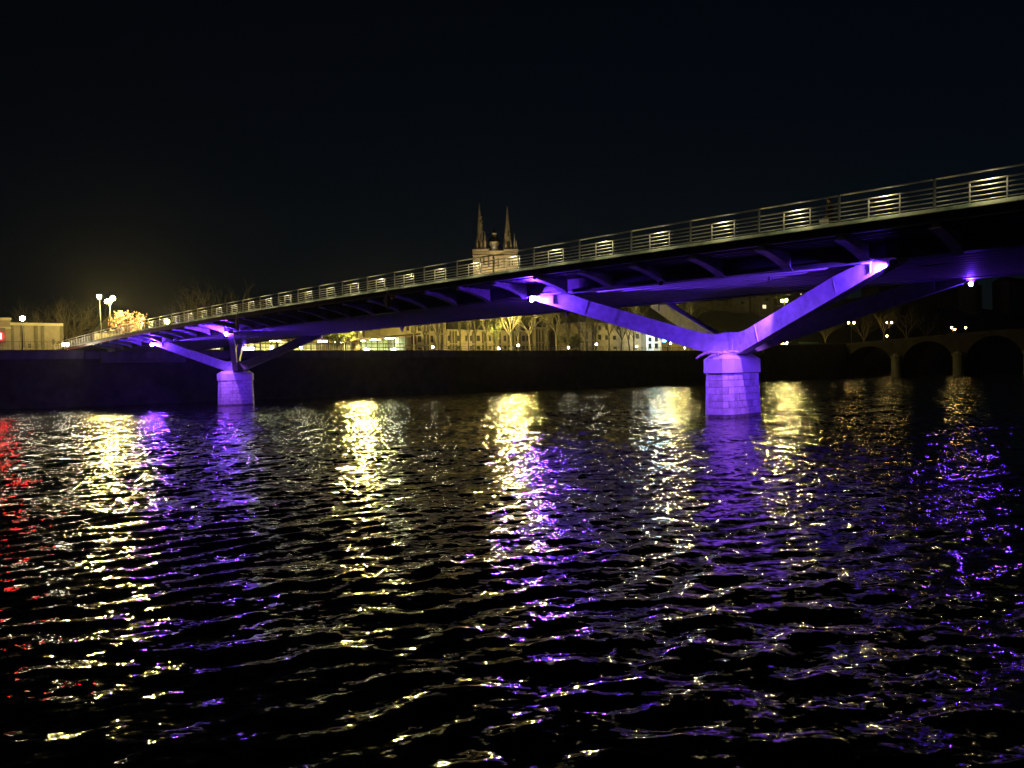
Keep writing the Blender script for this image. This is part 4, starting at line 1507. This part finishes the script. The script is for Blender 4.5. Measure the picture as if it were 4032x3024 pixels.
# quay wall between the long quay and the stone bridge stands a little higher
hq = thing('higher_quay_wall', 'higher stretch of quay wall between the nearer pier and the stone bridge', 'quay wall', qpt(S1 + 5, 0, 0))
s2 = qs(3330, 0, 1400) - .1
m_ = MB()
zA, zB = zat(3030, 1358, 0), zat(3310, 1350, 0)
m_.hexa([qpt(S1 + .02, 0.0, -2), qpt(s2, 0.0, -2), qpt(s2, 1.3, -2), qpt(S1 + .02, 1.3, -2), qpt(S1 + .02, 0.1, zA - .3), qpt(s2, 0.1, zB - .3), qpt(s2, 1.3, zB - .3), qpt(S1 + .02, 1.3, zA - .3)])
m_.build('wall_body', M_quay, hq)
m_ = MB()
m_.hexa([qpt(S1 + .02, -.1, zA - .298), qpt(s2, -.1, zB - .298), qpt(s2, 1.3, zB - .298), qpt(S1 + .02, 1.3, zA - .298), qpt(S1 + .02, -.1, zA), qpt(s2, -.1, zB), qpt(s2, 1.3, zB), qpt(S1 + .02, 1.3, zA)])
m_.build('coping', M_quaytop, hq)
# bank behind it
m_ = MB()
m_.hexa([qpt(S1 + .02, 1.31, QTOP - .5), qpt(S1 + 170, 1.31, QTOP - .5), qpt(S1 + 170, 60, QTOP - .5), qpt(S1 + .02, 60, QTOP - .5),
         qpt(S1 + .02, 1.31, zA - .02), qpt(S1 + 170, 1.31, zB + .5), qpt(S1 + 170, 60, zB + .5), qpt(S1 + .02, 60, zA - .02)])
m_.build('bank', M_ground, kind='structure')


def lamp_on_sb(label, heads, x):
    t_ = sb_t(x, 1300)
    ft = sbp(t_, 1.3, zdeck(t_) - .9)
    t = thing('bridge_lamp', label, 'street lamp', ft, 'lamps on the stone bridge')
    for (hx, hy) in heads:
        r = ray(hx, hy)
        P_ = CAM + r * (ft.y / r.y)
        m_ = MB(); m_.ball(P_, .22, 10, 7); m_.build('globe', E_amber, t, smooth=True)
        m_ = MB(); m_.tube(Vector((ft.x, ft.y, ft.z)), P_ - ZA * .36, .07, .05, 6); m_.build('post', M_black, t)


lamp_on_sb('two headed amber lamp on the parapet of the stone bridge', [(3747, 1290), (3759, 1297)], 3756)
lamp_on_sb('single bright amber lamp on the stone bridge, furthest right', [(3802, 1291)], 3802)
leafy('yellow lit shrub beside the lamps of the stone bridge', 3728, 4, 1292, 3705, 3745, M_bark2, M_leafy, 700, .25, 66, 7, .9, name='shrub')

for x0, x1, yt, d, lab, wins, lit, rf in (
        (2810, 2885, 1187, 60, 'dim long house on the dark slope, left of the gabled one', [(2830, 2836, 1195, 1205), (2860, 2866, 1195, 1205)], (), (4, 'hip')),
        (2886, 2950, 1180, 58, 'dim gabled house on the dark slope, left of the one with the lit window', [(2918, 2930, 1185, 1200)], (), (6, 'gable')),
        (2960, 2990, 1172, 60, 'narrow dim house wing beside the gabled house with a lit window', [(2974, 2979, 1182, 1194)], (), (2, 'hip')),
        (2991, 3048, 1168, 58, 'dim gabled house on the slope with one bright lit window below', [(3013, 3026, 1172, 1187), (3003, 3018, 1200, 1215)], (1,), (6, 'gable')),
        (3060, 3180, 1150, 70, 'dim house behind the double globe lamp with a tiny lit attic window', [(3151, 3158, 1155, 1161), (3105, 3112, 1165, 1178)], (0,), (5, 'hip')),
        (3465, 3690, 1142, 90, 'long dim house seen under the dark leg on the right', [(3490, 3500, 1160, 1172), (3560, 3570, 1160, 1172), (3610, 3620, 1160, 1172), (3655, 3665, 1160, 1172)], (), (6, 'hip')),
        (3700, 3830, 1140, 90, 'dark house with a pale dormer under the purple lamp at the right', [(3725, 3737, 1150, 1165), (3770, 3782, 1150, 1165)], (), (5, 'hip')),
        (3845, 3868, 1124, 80, 'narrow dim pale tower house right of the purple lamp', [(3851, 3861, 1128, 1142)], (), (2, 'hip')),
        (3975, 4090, 1114, 85, 'dim house cut by the right edge of the picture', [(3985, 4000, 1118, 1128), (3980, 3996, 1143, 1152)], (), (4, 'hip'))):
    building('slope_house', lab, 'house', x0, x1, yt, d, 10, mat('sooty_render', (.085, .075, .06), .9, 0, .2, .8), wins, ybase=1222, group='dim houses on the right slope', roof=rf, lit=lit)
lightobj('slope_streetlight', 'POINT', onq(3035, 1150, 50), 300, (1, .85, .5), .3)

hb = thing('green_hoarding', 'low green panel fence under the dark leg', 'fence', onq(3185, 1350, 6))
for i in range(9):
    a, b = qs(3148 + 8.4 * i, 6, 1345), qs(3148 + 8.4 * i + 8.1, 6, 1345)
    m_ = MB(); qbox(m_, a, b, 6, 6.06, zA - .1, zA + 1.25); m_.build('panel', mat('green_panel', (.06, .20, .15), .6), hb)
# car with an orange beacon and a white headlight
cz = zA - .02
cs = qs(3088, 3.5, 1352)
cr_ = thing('parked_car', 'dark car with an orange side light and white headlights on the right bank', 'car', qpt(cs, 4, cz))
m_ = MB()
m_.prism([(-2.1, .3), (2.1, .3), (2.15, .75), (1.5, .9), (.8, .95), (.35, 1.4), (-1.2, 1.42), (-1.8, .95), (-2.15, .85)], 3.2, 4.9, lambda a, b, d: qpt(cs + a, d, cz + b))
m_.build('body', M_black, cr_)
for a in (-1.3, 1.3):
    for d in (3.25, 4.7):
        m_ = MB(); m_.tube(qpt(cs + a, d - .1, cz + .32), qpt(cs + a, d + .1, cz + .32), .32, n=12); m_.build('wheel', M_black, cr_)
m_ = MB(); m_.prism([(-1.1, .97), (.65, .97), (.28, 1.36), (-1.05, 1.36)], 3.17, 3.195, lambda a, b, d: qpt(cs + a, d, cz + b)); m_.build('side_window', M_pane, cr_)
p = onq(3082, 1353, 2.9)
m_ = MB(); m_.ball(p, .22, 8, 6); m_.build('orange_light', E_orange, cr_, smooth=True)
for (x, y) in ((3098, 1355), (3099, 1345)):
    p = onq(x, y, 2.9)
    m_ = MB(); m_.ball(p, .18, 8, 6); m_.build('headlight', E_white, cr_, smooth=True)


# ================================================================== ON THE BRIDGE AND PIERS
def nav_board(label, k, o, dz, hh, ww, near):
    """two coloured lozenge hung from the deck edge"""
    u, n = bdir(k)
    c = bp(k, o, ze(k) + dz)
    t = thing('navigation_board', label, 'navigation board', c, 'lozenge navigation boards hung from the deck')
    fold = 0.02 * (1 if near else -1)
    # the two halves are folded back from the middle edge
    top, bot = c + ZA * hh / 2, c - ZA * hh / 2
    for sgn, m in ((1, M_wht), (-1, M_red)):
        cor = c + u * sgn * ww / 2 + n * fold
        m_ = MB()
        th = n * 0.03
        m_.add([top, cor, bot, top + th, cor + th, bot + th], [(0, 1, 2), (5, 4, 3), (0, 3, 4, 1), (1, 4, 5, 2), (2, 5, 3, 0)])
        m_.build('board_half', m, t, label='white half' if sgn > 0 else 'red half')
    m_ = MB()
    m_.tube(top + n * .1 - ZA * .05, top + n * .1 + ZA * (abs(dz) - hh / 2 + .1), .03, n=6)
    m_.build('hanger', M_black, t)


# driftwood on the nearer pier cap
cx_, cy_ = P1(0, 0, 0).x, P1(0, 0, 0).y
dw = thing('driftwood_branch', 'crooked driftwood branch lying across the cap of the nearer pier', 'driftwood', P1(-.4, -1.2, 3.35))
Yd = P1(-.5, -1.25, 0).y
D_ = lambda x, y, dy=0.0: wp(x, y, Yd + dy)
m_ = MB()
chain = [(2742, 1413, .05), (2752, 1404, .07), (2772, 1393, .08), (2795, 1388, .09), (2820, 1389, .09), (2842, 1391, .10), (2862, 1387, .09), (2880, 1383, .075), (2906, 1386, .07)]
for (a, b, r0), (c, d, r1) in zip(chain[:-1], chain[1:]):
    m_.tube(D_(a, b), D_(c, d), r0, r1, 8)
for (a, b, r0), (c, d, r1) in zip(chain[:-1], chain[1:]):
    m_.ball(D_(c, d), r1, 8, 5)
m_.build('limb', mat('bleached_wood', (.42, .36, .30), .9, 0, .2, 8), dw, smooth=True)
tw_ = [((2800, 1390), (2815, 1402), .03), ((2815, 1402), (2806, 1411), .025), ((2826, 1392), (2834, 1406), .03), ((2834, 1406), (2842, 1405), .02), ((2846, 1390), (2872, 1391), .05),
       ((2872, 1391), (2896, 1398), .03), ((2836, 1388), (2840, 1378), .018), ((2840, 1378), (2848, 1375), .018), ((2848, 1375), (2851, 1380), .018), ((2851, 1380), (2848, 1388), .018), ((2803, 1396), (2822, 1404), .025)]
for i, (a, b, r_) in enumerate(tw_):
    m_ = MB()
    m_.tube(D_(*a, -.05 * (i % 3)), D_(*b, -.05 * (i % 3)), r_, r_ * .8, 6)
    m_.build('twig', MATS['bleached_wood'], dw)


def k_at(x, o):
    best = min((abs((lambda p: (p - CAM).dot(_r) / (p - CAM).dot(_f) * F + CX)(bp(q / 20, o, 8)) - x), q / 20) for q in range(-60, 700))
    return best[1]


def zpx(x, y, k, o):
    return wp(x, y, bp(k, o, 0).y).z


def place_board(label, xc, ytop, ybot, wpx, o, near):
    k = k_at(xc, o)
    zt, zb = zpx(xc, ytop, k, o), zpx(xc, ybot, k, o)
    Y = bp(k, o, 0).y
    nav_board(label, k, o, (zt + zb) / 2 - ze(k), zt - zb, wpx / F * Y / 0.72, near)


place_board('larger red and white lozenge board hanging from the near deck edge between the piers', 1526, 1146, 1220, 44, -0.6, True)
place_board('smaller pale lozenge board hanging from the near deck edge beside the farther pier', 933, 1241, 1296, 27, -0.6, True)
place_board('dark lozenge board under the far deck edge above the pavilion roof', 1583, 1262, 1309, 27, WDECK - .2, False)
place_board('dark lozenge board under the far deck edge behind the nearer left leg', 2228, 1188, 1250, 36, WDECK - .2, False)

# person walking on the bridge, with a pale bag
kp = k_at(3268, 2.0)
M_skin = mat('skin', (.42, .26, .19), .55, 0, .05, 3)
M_coat = mat('dark_coat', (.025, .025, .03), .9, 0, .2, 6)
M_trou = mat('dark_trousers', (.03, .03, .045), .9, 0, .2, 6)
M_hair = mat('dark_hair', (.03, .02, .015), .7, 0, .2, 8)
u_, n_ = bdir(kp)
pz = ze(kp) + 0.02
pl = bp(kp, 2.0, pz)
per = thing('person', 'person in dark coat walking on the bridge behind the railing, carrying a pale bag', 'person', pl)
per.rotation_euler = (0, 0, math.atan2(u_.y, u_.x))
per.scale = (.95,) * 3


def skin_mesh(name, verts, edges, radii, m, parent, root=0):
    me = bpy.data.meshes.new(name)
    me.from_pydata(verts, edges, [])
    o = link(name, me, parent)
    me.materials.append(m)
    md = o.modifiers.new('skin', 'SKIN')
    md.use_smooth_shade = True
    for i, r in enumerate(radii):
        v = me.skin_vertices[0].data[i]
        v.radius = (r if isinstance(r, tuple) else (r, r))
        v.use_root = (i == root)
    s = o.modifiers.new('sub', 'SUBSURF')
    s.levels = s.render_levels = 1
    return o


# local x = walking direction
bv = [(0, 0, .90), (0, 0, 1.10), (0, 0, 1.32), (0, 0, 1.43), (.02, 0, 1.50), (.03, 0, 1.58), (.035, 0, 1.68),
      (0, .10, .86), (.14, .10, .47), (.05, .10, .08), (.17, .10, .03), (0, -.10, .86), (-.06, -.10, .48), (-.26, -.10, .12), (-.16, -.10, .04),
      (0, .19, 1.37), (-.08, .23, 1.10), (.05, .22, .88), (0, -.19, 1.37), (.05, -.24, 1.09), (.12, -.22, .86)]
be = [(0, 1), (1, 2), (2, 3), (3, 4), (4, 5), (5, 6), (0, 7), (7, 8), (8, 9), (9, 10), (0, 11), (11, 12), (12, 13), (13, 14), (2, 15), (15, 16), (16, 17), (2, 18), (18, 19), (19, 20)]
brd = [.14, .13, .15, .07, .055, .085, .075, .095, .062, .045, .04, .095, .062, .045, .04, .06, .045, .035, .06, .045, .035]
skin_mesh('body', bv, be, brd, M_skin, per)
cv = [(0, 0, .72), (0, 0, .95), (0, 0, 1.15), (0, 0, 1.34), (0, 0, 1.43), (0, .19, 1.37), (-.08, .23, 1.10), (.03, .22, .93), (0, -.19, 1.37), (.05, -.24, 1.09), (.10, -.225, .92)]
skin_mesh('coat', cv, [(0, 1), (1, 2), (2, 3), (3, 4), (3, 5), (5, 6), (6, 7), (3, 8), (8, 9), (9, 10)], [.20, .175, .165, .175, .085, .085, .065, .055, .085, .065, .055], M_coat, per, 1)
tv = [(0, 0, .88), (0, .10, .84), (.14, .10, .47), (.05, .10, .10), (0, -.10, .84), (-.06, -.10, .48), (-.25, -.10, .14)]
skin_mesh('trousers', tv, [(0, 1), (1, 2), (2, 3), (0, 4), (4, 5), (5, 6)], [.15, .11, .08, .07, .11, .08, .07], M_trou, per)
m_ = MB(); m_.ball((.015, 0, 1.665), .105, 10, 7); m_.build('hair', M_hair, None, smooth=True).parent = per
for sy in (1, -1):
    m_ = MB(); m_.ball((.115, .03 * sy, 1.615), .012, 6, 4); m_.build('eye', M_black, None).parent = per
m_ = MB(); m_.prism([(.11, 1.60), (.135, 1.565), (.11, 1.555)], -.012, .012, lambda a, b, d: Vector((a, d, b))); m_.build('nose', M_skin, None).parent = per
for sy in (1, -1):                      # five curled fingers on each hand
    hx, hy, hz = ((.05, .22, .88) if sy > 0 else (.12, -.22, .86))
    for q in range(4):
        m_ = MB()
        x = hx - .03 + .02 * q
        m_.tube((x, hy, hz - .02), (x, hy, hz - .075), .010, .009, 6)
        m_.tube((x, hy, hz - .075), (x, hy - sy * .03, hz - .10), .009, .008, 6)
        m_.build('finger', M_skin, None).parent = per
    m_ = MB(); m_.tube((hx + .04, hy, hz - .005), (hx + .06, hy - sy * .02, hz - .05), .011, .009, 6); m_.build('thumb', M_skin, None).parent = per
bag_c = pl + u_ * .12 - n_ * .24
bag = thing('shopping_bag', 'pale bag carried low by the person on the bridge', 'bag', bag_c + ZA * .32)
m_ = MB()
B = lambda a, b, z: bag_c + u_ * a + n_ * b + ZA * z
m_.hexa([B(-.17, -.07, .32), B(.17, -.07, .32), B(.17, .07, .32), B(-.17, .07, .32), B(-.21, -.09, .70), B(.21, -.09, .70), B(.21, .09, .70), B(-.21, .09, .70)])
m_.build('sack', mat('pale_bag', (.6, .6, .55), .7, 0, .1, 5), bag)
for s_ in (-.06, .06):
    m_ = MB()
    m_.tube(B(-.12, s_, .695), B(0, 0, .80), .008, n=5)
    m_.tube(B(.12, s_, .695), B(0, 0, .80), .008, n=5)
    m_.build('handle', MATS['pale_bag'], bag)

HAZE = 0.000035
if HAZE:
    hz = MB()
    hz.b(-420, 420, -62, 760, -4, 175)
    hm = bpy.data.materials.new('night_haze')
    hm.use_nodes = True
    hn = hm.node_tree
    hn.nodes.clear()
    pv = hn.nodes.new('ShaderNodeVolumePrincipled')
    pv.inputs['Density'].default_value = HAZE
    pv.inputs['Anisotropy'].default_value = 0.85
    pv.inputs['Color'].default_value = (.9, .9, .9, 1)
    ho = hn.nodes.new('ShaderNodeOutputMaterial')
    hn.links.new(pv.outputs[0], ho.inputs['Volume'])
    hz.build('haze', hm, kind='stuff')
if globals().get('DEBUG'):
    for nm, t_ in (('piers', piers_t),):
        for t in t_:
            for z in (0, zsp, zdeck(t)):
                q = sbp(t, 0, z) - CAM
                print('sb', round(t, 1), round(z, 1), round(q.dot(_r) / q.dot(_f) * F + CX), round(CY - q.dot(_u) / q.dot(_f) * F), round(q.y))
if globals().get('DEBUG'):
    bpy.context.view_layer.update()
    for o in bpy.data.objects:
        if o.name.startswith('lens') and o.parent and o.parent.name.startswith('floodlight'):
            c = sum((o.matrix_world @ v.co for v in o.data.vertices), Vector()) / len(o.data.vertices)
            q = c - CAM
            print(o.name, round((q.dot(_r) / q.dot(_f) * F + CX) / 1.8228), round((CY - q.dot(_u) / q.dot(_f) * F) / 1.8228))
